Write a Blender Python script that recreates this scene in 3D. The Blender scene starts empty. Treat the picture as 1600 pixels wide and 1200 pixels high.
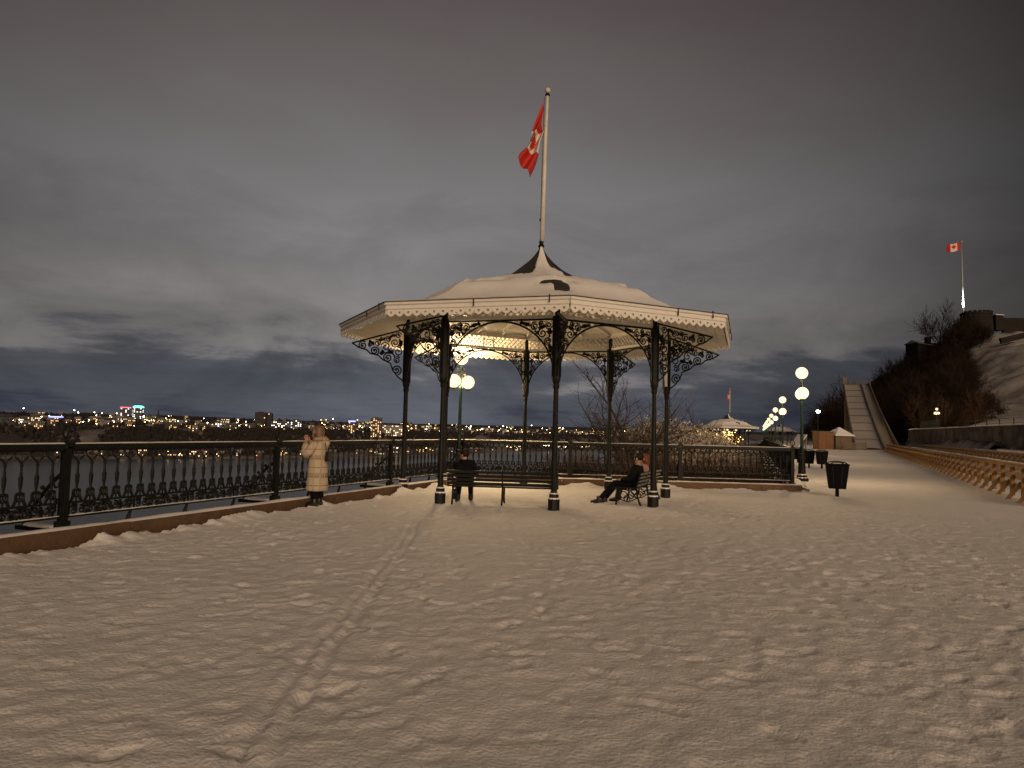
import bpy, math, random
import numpy as np
from mathutils import Vector, Matrix
R_ = math.radians
PI = math.pi
sc = bpy.context.scene
C = sc.collection

# ------------------------------------------------------------ camera
F_PX, PITCH, ROLL, EYE = 1128.73, 0.0633, 0.0245, 1.6
cam_d = bpy.data.cameras.new('camera')
cam = bpy.data.objects.new('camera', cam_d)
C.objects.link(cam)
sc.camera = cam
cam_d.sensor_fit = 'HORIZONTAL'
cam_d.sensor_width = 36.0
cam_d.lens = F_PX * 36.0 / 1600.0
cam_d.clip_start = 0.1
cam_d.clip_end = 60000.0
_fw = Vector((0, math.cos(PITCH), math.sin(PITCH)))
_rt = Vector((1, 0, 0))
_up = Vector((0, -math.sin(PITCH), math.cos(PITCH)))
_r2 = _rt * math.cos(ROLL) + _up * math.sin(ROLL)
_u2 = -_rt * math.sin(ROLL) + _up * math.cos(ROLL)
M = Matrix((_r2, _u2, -_fw)).transposed().to_4x4()
M.translation = Vector((0, 0, EYE))
cam.matrix_world = M

def ray(x, y):
    X, Y = x - 800, 600 - y
    c, s = math.cos(ROLL), math.sin(ROLL)
    a, b = (X * c - Y * s) / F_PX, (X * s + Y * c) / F_PX
    cp, sp = math.cos(PITCH), math.sin(PITCH)
    return (a, cp - b * sp, sp + b * cp)
def gz(x, y, z=0.0):
    r = ray(x, y); t = (z - EYE) / r[2]
    return Vector((r[0] * t, r[1] * t, z))
def at(x, y, Y):
    r = ray(x, y); t = Y / r[1]
    return Vector((r[0] * t, Y, EYE + r[2] * t))

# ------------------------------------------------------------ render settings
sc.render.engine = 'CYCLES'
sc.view_settings.view_transform = 'Standard'
sc.view_settings.look = 'None'
sc.view_settings.gamma = 1.0
sc.view_settings.exposure = 0.0
sc.view_settings.use_curve_mapping = False
sc.cycles.use_denoising = True
sc.cycles.max_bounces = 6
sc.cycles.diffuse_bounces = 3
sc.cycles.glossy_bounces = 3
sc.cycles.sample_clamp_indirect = 4.0
sc.cycles.use_light_tree = True

# ------------------------------------------------------------ world: city-lit overcast night sky
SUN_AZ, SUN_EL = R_(194), R_(17)     # low warm glow of the town behind the camera
W = bpy.data.worlds.new('World')
sc.world = W
W.use_nodes = True
nt = W.node_tree
nt.nodes.clear()
def wn(t, **k):
    n = nt.nodes.new(t)
    for a, b in k.items(): setattr(n, a, b)
    return n
def wl(a, b): nt.links.new(a, b)
def wmath(op, a, b=None, clamp=False):
    n = wn('ShaderNodeMath', operation=op, use_clamp=clamp)
    for i, v in enumerate((a, b)):
        if v is None: continue
        if isinstance(v, (int, float)): n.inputs[i].default_value = v
        else: wl(v, n.inputs[i])
    return n.outputs[0]
out = wn('ShaderNodeOutputWorld')
tc = wn('ShaderNodeTexCoord')
sep = wn('ShaderNodeSeparateXYZ'); wl(tc.outputs['Generated'], sep.inputs[0])
zc = sep.outputs[2]
# flat cloud-deck coordinates: direction projected on a plane overhead
den = wmath('ADD', wmath('MAXIMUM', zc, 0.0), 0.09)
comb = wn('ShaderNodeCombineXYZ')
wl(wmath('DIVIDE', sep.outputs[0], den), comb.inputs[0])
wl(wmath('DIVIDE', sep.outputs[1], den), comb.inputs[1])
def wnoise(scale, detail, rough, off=0.0, sx=1.0, src=None):
    mp = wn('ShaderNodeMapping')
    wl(src or comb.outputs[0], mp.inputs[0])
    mp.inputs['Location'].default_value = (off, off * .7, 0)
    mp.inputs['Scale'].default_value = (sx, 1, 1)
    n = wn('ShaderNodeTexNoise')
    n.inputs['Scale'].default_value = scale
    n.inputs['Detail'].default_value = detail
    n.inputs['Roughness'].default_value = rough
    wl(mp.outputs[0], n.inputs['Vector'])
    return n.outputs[0]
big = wnoise(0.35, 5, 0.55, 3.1)
mid = wnoise(0.75, 7, 0.6, 11.7)
fine = wnoise(2.1, 6, 0.62, 5.3)
# distortion of the deck edge, stronger near the horizon
e1 = wmath('MULTIPLY', wmath('SUBTRACT', big, 0.5), 0.11)
e2 = wmath('MULTIPLY', wmath('SUBTRACT', mid, 0.5), 0.12)
e3 = wmath('MULTIPLY', wmath('SUBTRACT', fine, 0.5), 0.06)
puff = wn('ShaderNodeTexNoise'); pm_ = wn('ShaderNodeMapping'); wl(tc.outputs['Generated'], pm_.inputs[0])
pm_.inputs['Scale'].default_value = (3.6, 3.6, 9.0); pm_.inputs['Location'].default_value = (1.7, .4, 2.2); wl(pm_.outputs[0], puff.inputs['Vector'])
puff.inputs['Scale'].default_value = 1.0; puff.inputs['Detail'].default_value = 8; puff.inputs['Roughness'].default_value = .58; puff.inputs['Distortion'].default_value = .5
puff = puff.outputs[0]
e4 = wmath('MULTIPLY', wmath('SUBTRACT', puff, 0.5), 0.13)
zd = wmath('ADD', wmath('ADD', wmath('ADD', wmath('ADD', wmath('ADD', zc, e1), e2), e3), e4), 0.045)
ramp = wn('ShaderNodeValToRGB')
wl(zd, ramp.inputs[0])
cr = ramp.color_ramp
def srgb(r, g, b):
    f = lambda v: ((v / 255 + 0.055) / 1.055) ** 2.4 if v > 10 else v / 255 / 12.92
    return (f(r), f(g), f(b), 1)
stops = [(0.0, (64, 68, 82)), (0.045, (66, 70, 82)), (0.07, (82, 84, 92)), (0.10, (76, 78, 86)),
         (0.125, (84, 85, 91)), (0.15, (122, 119, 119)), (0.20, (126, 122, 121)), (0.26, (115, 112, 113)), (0.34, (118, 116, 117)),
         (0.44, (106, 101, 100)), (0.56, (92, 83, 83)), (0.8, (76, 68, 68)), (1.0, (74, 66, 66))]
while len(cr.elements) < len(stops): cr.elements.new(0.5)
for e, (p, c) in zip(cr.elements, stops):
    e.position = p; e.color = srgb(*c)
# glow of the lit town on the clouds: brighter towards the north-west
gd = wn('ShaderNodeVectorMath', operation='DOT_PRODUCT')
wl(tc.outputs['Generated'], gd.inputs[0])
gd.inputs[1].default_value = Vector((-0.13, 0.93, 0.24)).normalized()
mr = wn('ShaderNodeMapRange')
wl(gd.outputs['Value'], mr.inputs[0])
mr.inputs[1].default_value = 0.72; mr.inputs[2].default_value = 1.0
mr.inputs[3].default_value = 0.22; mr.inputs[4].default_value = 1.06
lowm = wn('ShaderNodeMapRange'); wl(zc, lowm.inputs[0]); lowm.inputs[1].default_value = .02; lowm.inputs[2].default_value = .36; lowm.inputs[3].default_value = 1.15; lowm.inputs[4].default_value = .10
lit_v = wmath('ADD', wmath('MULTIPLY', wmath('MULTIPLY', wmath('SUBTRACT', puff, 0.47), lowm.outputs[0]), 2.1), wmath('ADD', wmath('MULTIPLY', wmath('SUBTRACT', mid, 0.5), 0.14), 1.0))
cloudlit = wmath('MULTIPLY', mr.outputs[0], wmath('MAXIMUM', lit_v, 0.45))
mixc = wn('ShaderNodeVectorMath', operation='SCALE')
wl(ramp.outputs[0], mixc.inputs[0]); wl(cloudlit, mixc.inputs['Scale'])
bg = wn('ShaderNodeBackground'); wl(mixc.outputs[0], bg.inputs[0]); bg.inputs[1].default_value = 1.0
sky = wn('ShaderNodeTexSky', sky_type='NISHITA')
sky.sun_disc = False; sky.sun_elevation = R_(-6); sky.sun_rotation = SUN_AZ
bg2 = wn('ShaderNodeBackground'); wl(sky.outputs[0], bg2.inputs[0]); bg2.inputs[1].default_value = 0.004
ads = wn('ShaderNodeAddShader'); wl(bg.outputs[0], ads.inputs[0]); wl(bg2.outputs[0], ads.inputs[1])
wl(ads.outputs[0], out.inputs[0])

sun_d = bpy.data.lights.new('sun', 'SUN')
sun_d.energy = 2.0
sun_d.angle = R_(44)
sun_d.color = (1.0, 0.71, 0.47)
sun = bpy.data.objects.new('sun', sun_d)
C.objects.link(sun)
# azimuth measured clockwise from +Y; the lamp shines away from where it stands
_to = Vector((math.sin(SUN_AZ) * -1 * math.cos(SUN_EL), math.cos(SUN_AZ) * math.cos(SUN_EL), math.sin(SUN_EL)))
sun.rotation_euler = _to.to_track_quat('Z', 'Y').to_euler()
sun.location = (6, -20, 12)

# ------------------------------------------------------------ materials
MATS = {}
def mat(name, col, rough=0.6, metal=0.0, noise=None, bump=None, emit=None, spec=None, coord='Object', alpha=None):
    """noise=(scale, amount, colour2) mottles the colour; bump=(scale, distance)"""
    m = bpy.data.materials.new(name); m.use_nodes = True
    t = m.node_tree; b = t.nodes['Principled BSDF']
    b.inputs['Base Color'].default_value = (*col, 1)
    b.inputs['Roughness'].default_value = rough
    b.inputs['Metallic'].default_value = metal
    if spec is not None: b.inputs['Specular IOR Level'].default_value = spec
    tcn = t.nodes.new('ShaderNodeTexCoord')
    if noise:
        n = t.nodes.new('ShaderNodeTexNoise'); n.inputs['Scale'].default_value = noise[0]; n.inputs['Detail'].default_value = 6
        n.inputs['Roughness'].default_value = 0.6
        t.links.new(tcn.outputs[coord], n.inputs['Vector'])
        r = t.nodes.new('ShaderNodeValToRGB')
        r.color_ramp.elements[0].position = 0.5 - noise[1] / 2; r.color_ramp.elements[1].position = 0.5 + noise[1] / 2
        r.color_ramp.elements[0].color = (*col, 1); r.color_ramp.elements[1].color = (*noise[2], 1)
        t.links.new(n.outputs[0], r.inputs[0]); t.links.new(r.outputs[0], b.inputs['Base Color'])
    if bump:
        n = t.nodes.new('ShaderNodeTexNoise'); n.inputs['Scale'].default_value = bump[0]; n.inputs['Detail'].default_value = 8
        t.links.new(tcn.outputs[coord], n.inputs['Vector'])
        bn = t.nodes.new('ShaderNodeBump'); bn.inputs['Distance'].default_value = bump[1]; bn.inputs['Strength'].default_value = 1.0
        t.links.new(n.outputs[0], bn.inputs['Height']); t.links.new(bn.outputs[0], b.inputs['Normal'])
    if emit:
        b.inputs['Emission Color'].default_value = (*emit[0], 1)
        b.inputs['Emission Strength'].default_value = emit[1]
    MATS[name] = m
    return m
mat('snow', (0.80, 0.79, 0.78), 0.75, noise=(0.6, 0.5, (0.86, 0.85, 0.84)), bump=(34, 0.012), spec=0.25)
mat('snow_clean', (0.83, 0.82, 0.81), 0.7, bump=(20, 0.01), spec=0.25)
mat('iron', (0.006, 0.007, 0.006), 0.5, noise=(9, 0.4, (0.012, 0.013, 0.011)), bump=(60, 0.002), spec=0.22)
mat('iron_green', (0.007, 0.022, 0.017), 0.45, noise=(7, 0.4, (0.01, 0.028, 0.022)), spec=0.3)
mat('white_paint', (0.74, 0.71, 0.64), 0.55, noise=(3.5, 0.5, (0.80, 0.78, 0.72)), bump=(25, 0.003))
mat('ceiling_paint', (0.74, 0.71, 0.62), 0.6, noise=(2.5, 0.4, (0.66, 0.62, 0.52)))
mat('roof_slate', (0.022, 0.021, 0.022), 0.6, noise=(8, 0.5, (0.045, 0.042, 0.04)), bump=(40, 0.008))
mat('pole_paint', (0.74, 0.69, 0.62), 0.5, noise=(4, 0.3, (0.6, 0.56, 0.5)))
mat('timber_kerb', (0.16, 0.092, 0.048), 0.75, noise=(5, 0.5, (0.085, 0.048, 0.026)), bump=(18, 0.008))
mat('timber', (0.34, 0.20, 0.085), 0.75, noise=(4, 0.5, (0.24, 0.135, 0.055)), bump=(22, 0.006))
mat('timber_grey', (0.20, 0.155, 0.11), 0.8, noise=(4, 0.5, (0.13, 0.1, 0.07)), bump=(22, 0.006))
mat('plywood', (0.22, 0.105, 0.042), 0.7, noise=(1.2, 0.5, (0.15, 0.072, 0.03)))
mat('bench_slat', (0.008, 0.008, 0.008), 0.55, noise=(8, 0.4, (0.014, 0.013, 0.012)), spec=0.25)
mat('bin_black', (0.005, 0.005, 0.006), 0.6, noise=(10, 0.3, (0.006, 0.006, 0.007)), spec=0.06)
def mat_globe(name, col, strength, thru):
    # opal glass: it glows itself and lets part of the bulb's light through
    m = bpy.data.materials.new(name); m.use_nodes = True; t = m.node_tree
    for n in list(t.nodes): t.nodes.remove(n)
    o = t.nodes.new('ShaderNodeOutputMaterial'); e = t.nodes.new('ShaderNodeEmission'); e.inputs[0].default_value = (*col, 1); e.inputs[1].default_value = strength
    tr_ = t.nodes.new('ShaderNodeBsdfTransparent'); mx = t.nodes.new('ShaderNodeMixShader'); mx.inputs[0].default_value = thru
    t.links.new(e.outputs[0], mx.inputs[1]); t.links.new(tr_.outputs[0], mx.inputs[2]); t.links.new(mx.outputs[0], o.inputs[0])
    MATS[name] = m
mat_globe('globe', (1.0, 0.73, 0.41), 2.3, 0.35)
mat('globe_white', (0.9, 0.9, 0.9), 0.3, emit=((1.0, 0.9, 0.74), 60.0))
mat('stone', (0.19, 0.155, 0.12), 0.9, noise=(0.75, 0.26, (0.035, 0.03, 0.026)), bump=(2.2, 0.16))
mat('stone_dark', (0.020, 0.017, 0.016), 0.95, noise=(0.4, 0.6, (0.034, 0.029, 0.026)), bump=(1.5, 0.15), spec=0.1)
mat('bark', (0.034, 0.027, 0.022), 0.9, noise=(6, 0.5, (0.055, 0.043, 0.034)))
mat('bark_dark', (0.020, 0.014, 0.011), 0.95, noise=(3, 0.5, (0.032, 0.021, 0.015)), spec=0.1)
mat('bark_pale', (0.12, 0.085, 0.06), 0.85, noise=(6, 0.5, (0.20, 0.15, 0.11)))
mat('twig_red', (0.10, 0.052, 0.029), 0.9, noise=(5, 0.5, (0.06, 0.032, 0.019)))
mat('plume', (0.66, 0.61, 0.54), 0.9, noise=(2, 0.5, (0.36, 0.29, 0.21)))
mat('flag_red', (0.55, 0.030, 0.022), 0.75)
mat('flag_white', (0.72, 0.66, 0.60), 0.75)
mat('skin', (0.42, 0.24, 0.16), 0.55)
mat('hair_light', (0.19, 0.115, 0.058), 0.5, noise=(30, 0.5, (0.16, 0.095, 0.05)))
mat('hair_dark', (0.010, 0.007, 0.006), 0.6, noise=(30, 0.5, (0.018, 0.012, 0.009)), spec=0.2)
mat('hair_auburn', (0.19, 0.05, 0.022), 0.5, noise=(30, 0.5, (0.12, 0.03, 0.015)))
mat('cloth_black', (0.005, 0.005, 0.006), 0.9, noise=(14, 0.4, (0.009, 0.009, 0.010)), spec=0.1)
mat('cloth_navy', (0.005, 0.0055, 0.009), 0.9, noise=(14, 0.4, (0.008, 0.008, 0.013)), spec=0.1)
mat('cloth_brown', (0.07, 0.042, 0.028), 0.85)
mat('cloth_pink', (0.42, 0.24, 0.20), 0.85)
mat('leather_black', (0.012, 0.011, 0.011), 0.4)
mat('eye_dark', (0.01, 0.01, 0.01), 0.2)
mat('lip', (0.30, 0.10, 0.08), 0.5)

def plaid():
    m = bpy.data.materials.new('plaid_wool'); m.use_nodes = True
    t = m.node_tree; b = t.nodes['Principled BSDF']; b.inputs['Roughness'].default_value = 0.9
    tcn = t.nodes.new('ShaderNodeTexCoord'); s = t.nodes.new('ShaderNodeSeparateXYZ')
    t.links.new(tcn.outputs['Object'], s.inputs[0])
    def stripe(o, freq, duty, ph):
        a = t.nodes.new('ShaderNodeMath'); a.operation = 'MULTIPLY_ADD'; a.inputs[1].default_value = freq; a.inputs[2].default_value = ph
        t.links.new(o, a.inputs[0])
        f = t.nodes.new('ShaderNodeMath'); f.operation = 'FRACT'; t.links.new(a.outputs[0], f.inputs[0])
        g = t.nodes.new('ShaderNodeMath'); g.operation = 'LESS_THAN'; g.inputs[1].default_value = duty; t.links.new(f.outputs[0], g.inputs[0])
        return g.outputs[0]
    def mix(fac, c1, c2, base=None):
        x = t.nodes.new('ShaderNodeMix'); x.data_type = 'RGBA'
        t.links.new(fac, x.inputs['Factor'])
        if base is None: x.inputs['A'].default_value = (*c1, 1)
        else: t.links.new(base, x.inputs['A'])
        x.inputs['B'].default_value = (*c2, 1)
        return x.outputs['Result']
    z, yv = s.outputs[2], s.outputs[1]
    c = mix(stripe(z, 2.9, 0.28, 0.42), (0.52, 0.44, 0.32), (0.30, 0.22, 0.14))
    c = mix(stripe(z, 34, 0.18, 0.1), None, (0.45, 0.37, 0.265), c)
    c = mix(stripe(z, 5.8, 0.09, 0.7), None, (0.15, 0.095, 0.06), c)
    c = mix(stripe(yv, 9, 0.2, 0.3), None, (0.40, 0.31, 0.21), c)
    c = mix(stripe(yv, 40, 0.25, 0.3), None, (0.46, 0.37, 0.26), c)
    t.links.new(c, b.inputs['Base Color'])
    MATS['plaid'] = m
plaid()

# ------------------------------------------------------------ mesh helpers
class MB:
    def __init__(s): s.v = []; s.f = []; s.m = []
    def add(s, v, f, m=0):
        o = len(s.v); s.v.extend([tuple(p) for p in v]); s.f.extend([tuple(i + o for i in q) for q in f]); s.m.extend([m] * len(f))
        return s
    def box(s, c, d, rz=0.0, m=0, taper=1.0):
        x, y, z = d[0] / 2, d[1] / 2, d[2] / 2
        cs, sn = math.cos(rz), math.sin(rz); vs = []
        for k, t in ((-1, 1.0), (1, taper)):
            for a, b in ((-1, -1), (1, -1), (1, 1), (-1, 1)):
                px, py = a * x * t, b * y * t
                vs.append((c[0] + px * cs - py * sn, c[1] + px * sn + py * cs, c[2] + k * z))
        return s.add(vs, [(3, 2, 1, 0), (4, 5, 6, 7), (0, 1, 5, 4), (1, 2, 6, 5), (2, 3, 7, 6), (3, 0, 4, 7)], m)
    def bar(s, p, q, w, h, m=0, up=(0, 0, 1)):
        p, q = Vector(p), Vector(q); d = (q - p).normalized(); u = Vector(up)
        sd = d.cross(u)
        if sd.length < 1e-4: sd = d.cross(Vector((1, 0, 0)))
        sd.normalize(); u2 = sd.cross(d).normalized()
        vs = []
        for e in (p, q):
            for a, b in ((-1, -1), (1, -1), (1, 1), (-1, 1)): vs.append(e + sd * (a * w / 2) + u2 * (b * h / 2))
        return s.add(vs, [(0, 1, 2, 3), (7, 6, 5, 4), (4, 5, 1, 0), (5, 6, 2, 1), (6, 7, 3, 2), (7, 4, 0, 3)], m)
    def tube(s, pts, rad, n=6, m=0, cap=True):
        pts = [Vector(p) for p in pts]
        if not hasattr(rad, '__len__'): rad = [rad] * len(pts)
        o = len(s.v); prev = None
        for i, p in enumerate(pts):
            d = (pts[min(i + 1, len(pts) - 1)] - pts[max(i - 1, 0)])
            d = d.normalized() if d.length > 1e-9 else Vector((0, 0, 1))
            if prev is None:
                a = d.cross(Vector((0, 0, 1)) if abs(d.z) < 0.9 else Vector((1, 0, 0))).normalized()
            else:
                a = (prev - d * prev.dot(d))
                a = a.normalized() if a.length > 1e-6 else d.orthogonal().normalized()
            prev = a; b = d.cross(a)
            for k in range(n):
                t = 2 * PI * k / n
                q = p + (a * math.cos(t) + b * math.sin(t)) * rad[i]
                s.v.append((q.x, q.y, q.z))
        for i in range(len(pts) - 1):
            for k in range(n):
                k2 = (k + 1) % n
                s.f.append((o + i * n + k, o + i * n + k2, o + (i + 1) * n + k2, o + (i + 1) * n + k)); s.m.append(m)
        if cap and n > 2:
            s.f.append(tuple(o + k for k in range(n - 1, -1, -1))); s.m.append(m)
            l = o + (len(pts) - 1) * n
            s.f.append(tuple(l + k for k in range(n))); s.m.append(m)
        return s
    def lathe(s, prof, n=12, c=(0, 0, 0), m=0, ph=0.0, sx=1.0, sy=1.0):
        o = len(s.v)
        for r, z in prof:
            for k in range(n):
                t = 2 * PI * k / n + ph
                s.v.append((c[0] + r * sx * math.cos(t), c[1] + r * sy * math.sin(t), c[2] + z))
        for i in range(len(prof) - 1):
            for k in range(n):
                k2 = (k + 1) % n
                s.f.append((o + i * n + k, o + i * n + k2, o + (i + 1) * n + k2, o + (i + 1) * n + k)); s.m.append(m)
        s.f.append(tuple(o + k for k in range(n - 1, -1, -1))); s.m.append(m)
        l = o + (len(prof) - 1) * n
        s.f.append(tuple(l + k for k in range(n))); s.m.append(m)
        return s
    def rings(s, rs, m=0, cap=True, n=14):
        """loft of elliptical rings: (centre, rx, ry)"""
        o = len(s.v)
        for c, rx, ry in rs:
            for k in range(n):
                t = 2 * PI * k / n
                s.v.append((c[0] + rx * math.cos(t), c[1] + ry * math.sin(t), c[2]))
        for i in range(len(rs) - 1):
            for k in range(n):
                k2 = (k + 1) % n
                s.f.append((o + i * n + k, o + i * n + k2, o + (i + 1) * n + k2, o + (i + 1) * n + k)); s.m.append(m)
        if cap:
            s.f.append(tuple(o + k for k in range(n - 1, -1, -1))); s.m.append(m)
            l = o + (len(rs) - 1) * n
            s.f.append(tuple(l + k for k in range(n))); s.m.append(m)
        return s
    def ball(s, c, r, n=12, m=0, sz=1.0, sx=1.0, sy=1.0):
        k = max(4, n // 2)
        prof = [(r * math.sin(PI * i / k), -r * sz * math.cos(PI * i / k)) for i in range(k + 1)]
        prof[0] = (r * 0.02, -r * sz); prof[-1] = (r * 0.02, r * sz)
        return s.lathe(prof, n, c, m, sx=sx, sy=sy)
    def build(s, name, mats, parent=None, loc=None, rot=None, smooth=False):
        me = bpy.data.meshes.new(name)
        me.from_pydata(s.v, [], s.f)
        for k in ([mats] if isinstance(mats, str) else mats): me.materials.append(MATS[k])
        if s.m and max(s.m) > 0: me.polygons.foreach_set('material_index', s.m)
        if smooth: me.polygons.foreach_set('use_smooth', [True] * len(s.f))
        me.update()
        return inst(name, me, parent, loc, rot)
def inst(name, me, parent=None, loc=None, rot=None, scale=None):
    o = bpy.data.objects.new(name, me); C.objects.link(o)
    if parent is not None: o.parent = parent
    if loc is not None: o.location = loc
    if rot is not None: o.rotation_euler = rot
    if scale is not None: o.scale = scale
    return o
def tag(o, label=None, cat=None, group=None, kind=None):
    if label: o['label'] = label
    if cat: o['category'] = cat
    if group: o['group'] = group
    if kind: o['kind'] = kind
    return o
def thing(name, label, cat, loc=(0, 0, 0), rz=0.0, group=None):
    o = bpy.data.objects.new(name, None); C.objects.link(o)
    o.location = loc; o.rotation_euler = (0, 0, rz); o.empty_display_size = 0.2
    return tag(o, label, cat, group)
def copy_tree(o, parent=None):
    c = o.copy(); C.objects.link(c)
    if parent is not None: c.parent = parent
    for ch in list(o.children): copy_tree(ch, c)
    return c
def copy_thing(o, loc, rz, label=None, scale=None, group=None):
    c = copy_tree(o); c.location = loc; c.rotation_euler = (0, 0, rz)
    if scale: c.scale = (scale,) * 3
    return tag(c, label, None, group)

# ------------------------------------------------------------ numeric noise
def _hash(ix, iy, seed):
    n = (ix.astype(np.int64) * 374761393 + iy.astype(np.int64) * 668265263 + seed * 2147483647) & 0xFFFFFFFF
    n = ((n ^ (n >> 13)) * 1274126177) & 0xFFFFFFFF
    return ((n ^ (n >> 16)) & 0xFFFF) / 65535.0
def vnoise(x, y, seed=0):
    ix, iy = np.floor(x), np.floor(y); fx, fy = x - ix, y - iy
    fx = fx * fx * fx * (fx * (fx * 6 - 15) + 10); fy = fy * fy * fy * (fy * (fy * 6 - 15) + 10)
    a, b = _hash(ix, iy, seed), _hash(ix + 1, iy, seed); c, d = _hash(ix, iy + 1, seed), _hash(ix + 1, iy + 1, seed)
    return (a * (1 - fx) + b * fx) * (1 - fy) + (c * (1 - fx) + d * fx) * fy
def fbm(x, y, oct=4, seed=0, gain=0.5):
    s = 0; a = 1; t = 0
    for i in range(oct):
        s = s + a * vnoise(x * 2 ** i + 17.3 * i, y * 2 ** i - 9.1 * i, seed + i); t += a; a *= gain
    return s / t
def sstep(x, a, b):
    t = np.clip((x - a) / (b - a), 0, 1); return t * t * (3 - 2 * t)
def grid_mesh(name, xs, ys, Z, mats, mask=None, midx=None, smooth=True):
    ny, nx = len(ys), len(xs)
    X, Y = np.meshgrid(xs, ys)
    co = np.stack([X, Y, Z], -1).reshape(-1, 3).astype(np.float32)
    idx = np.arange(nx * ny).reshape(ny, nx)
    q = np.stack([idx[:-1, :-1], idx[:-1, 1:], idx[1:, 1:], idx[1:, :-1]], -1).reshape(-1, 4)
    mi = None if midx is None else midx.reshape(-1)
    if mask is not None:
        k = mask.reshape(-1); q = q[k]
        if mi is not None: mi = mi[k]
    used = np.unique(q); remap = np.full(nx * ny, -1, np.int64); remap[used] = np.arange(len(used))
    co = co[used]; q = remap[q]
    me = bpy.data.meshes.new(name)
    me.vertices.add(len(co)); me.vertices.foreach_set('co', co.ravel())
    me.loops.add(q.size); me.loops.foreach_set('vertex_index', q.ravel().astype(np.int32))
    me.polygons.add(len(q)); me.polygons.foreach_set('loop_start', np.arange(0, q.size, 4, dtype=np.int32))
    for k in mats: me.materials.append(MATS[k])
    if mi is not None: me.polygons.foreach_set('material_index', mi.astype(np.int32))
    me.polygons.foreach_set('use_smooth', np.full(len(q), smooth))
    me.update(calc_edges=True); me.validate()
    return me

# ------------------------------------------------------------ plan of the terrace
KD = Vector((0.342, 0.940, 0)).normalized()          # direction of the left kerb and railing
K0 = Vector((-4.79, 11.5, 0))                        # a point on the left kerb's inner face
def kerb_pt(y): t = (y - K0.y) / KD.y; return K0 + KD * t
KC = kerb_pt(21.75)                                   # rear left corner
KR = Vector((8.52, 21.15, 0))                         # right end of the rear kerb
RD = Vector((0.34, 1.0, 0)).normalized()              # direction of the promenade
def poly_inside(x, y):
    """terrace area, inside of all kerbs"""
    a = (x - K0.x) * KD.y - (y - K0.y) * KD.x > 0.10
    e = (KR - KC).normalized()
    rear = (x - KC.x) * e.y - (y - KC.y) * e.x > 0.10      # in front of the rear kerb
    b = (x - KR.x) * RD.y - (y - KR.y) * RD.x > -0.25      # right of the receding edge
    return (a & rear) | (b & (y > KR.y - 1.0)) | (a & (y < 20.5)) & rear

# ============================================================ SETTING
rng = np.random.RandomState(7)
def steps(*segs):
    o = [segs[0][0]]
    for a, b, d in segs:
        n = max(1, int(round((b - a) / d)))
        o.extend(list(np.linspace(a, b, n + 1)[1:]))
    return np.array(o)
gxs = steps((-16, -7.5, .8), (-7.5, 10, .034), (10, 20, .11), (20, 60, .7), (60, 130, 2.5))
gys = steps((-30, 0, 1.5), (0, 2.8, .2), (2.8, 10, .03), (10, 16, .042), (16, 27, .075), (27, 60, .3), (60, 130, 1.0), (130, 270, 4))
GX, GY = np.meshgrid(gxs, gys)
def ground_base(x, y):
    z = (fbm(x * .35, y * .35, 3, 5) - .5) * 0.05
    trod = 0.16 + 0.26 * (1 - sstep(x, 4.5, 9.5) * 0.75) * (0.6 + 0.8 * (fbm(x * .25 + 4, y * .25, 2, 31) - .2))
    n1 = fbm(x * 2.1 + .9 * vnoise(x * .9, y * .9, 3), y * 1.7 + .8 * vnoise(x * .9, y * .9, 4), 3, 11)
    rid = 1 - np.abs(2 * fbm(x * 3.3, y * 2.7, 3, 21) - 1)
    n2 = fbm(x * 8.5, y * 7.5, 3, 41)
    n3 = fbm(x * 17, y * 15, 2, 47)
    z = z + trod * (0.05 * (n1 - .5) + 0.02 * (rid - .75) + 0.06 * (n2 - .5) + 0.03 * (n3 - .5))
    return z
GZ = ground_base(GX, GY)
# footprints: trampled ovals with a raised rim, walked in random directions
def stamp(cx, cy, ang, L, Wd, dep):
    i0, i1 = np.searchsorted(gxs, (cx - .45, cx + .45)); j0, j1 = np.searchsorted(gys, (cy - .45, cy + .45))
    if i1 - i0 < 3 or j1 - j0 < 3: return
    X, Y = GX[j0:j1, i0:i1] - cx, GY[j0:j1, i0:i1] - cy
    c, s = math.cos(ang), math.sin(ang)
    u, v = (X * c + Y * s) / L, (-X * s + Y * c) / Wd
    d = np.sqrt(u * u + v * v)
    GZ[j0:j1, i0:i1] += -dep * (1 - sstep(d, .72, 1.02)) + dep * .5 * np.exp(-((d - 1.2) / .16) ** 2)
for k in range(150):
    y0 = rng.uniform(2.8, 16); x0 = rng.uniform(-5.5, 8) * (0.45 + y0 / 22); a = rng.normal(1.1, .8)
    for j in range(rng.randint(3, 11)):
        sd = .09 * (1 if j % 2 else -1)
        stamp(x0 + math.cos(a) * .62 * j - math.sin(a) * sd, y0 + math.sin(a) * .62 * j + math.cos(a) * sd, a + rng.normal(0, .1),
              rng.uniform(.13, .16), rng.uniform(.052, .066), rng.uniform(.007, .017))
for k in range(1500):
    y0 = rng.uniform(2.8, 17)
    x0 = rng.uniform(-6, 8.0)
    stamp(x0, y0, rng.uniform(0, PI), rng.uniform(.10, .2), rng.uniform(.05, .1), rng.uniform(.003, .009))
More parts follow.
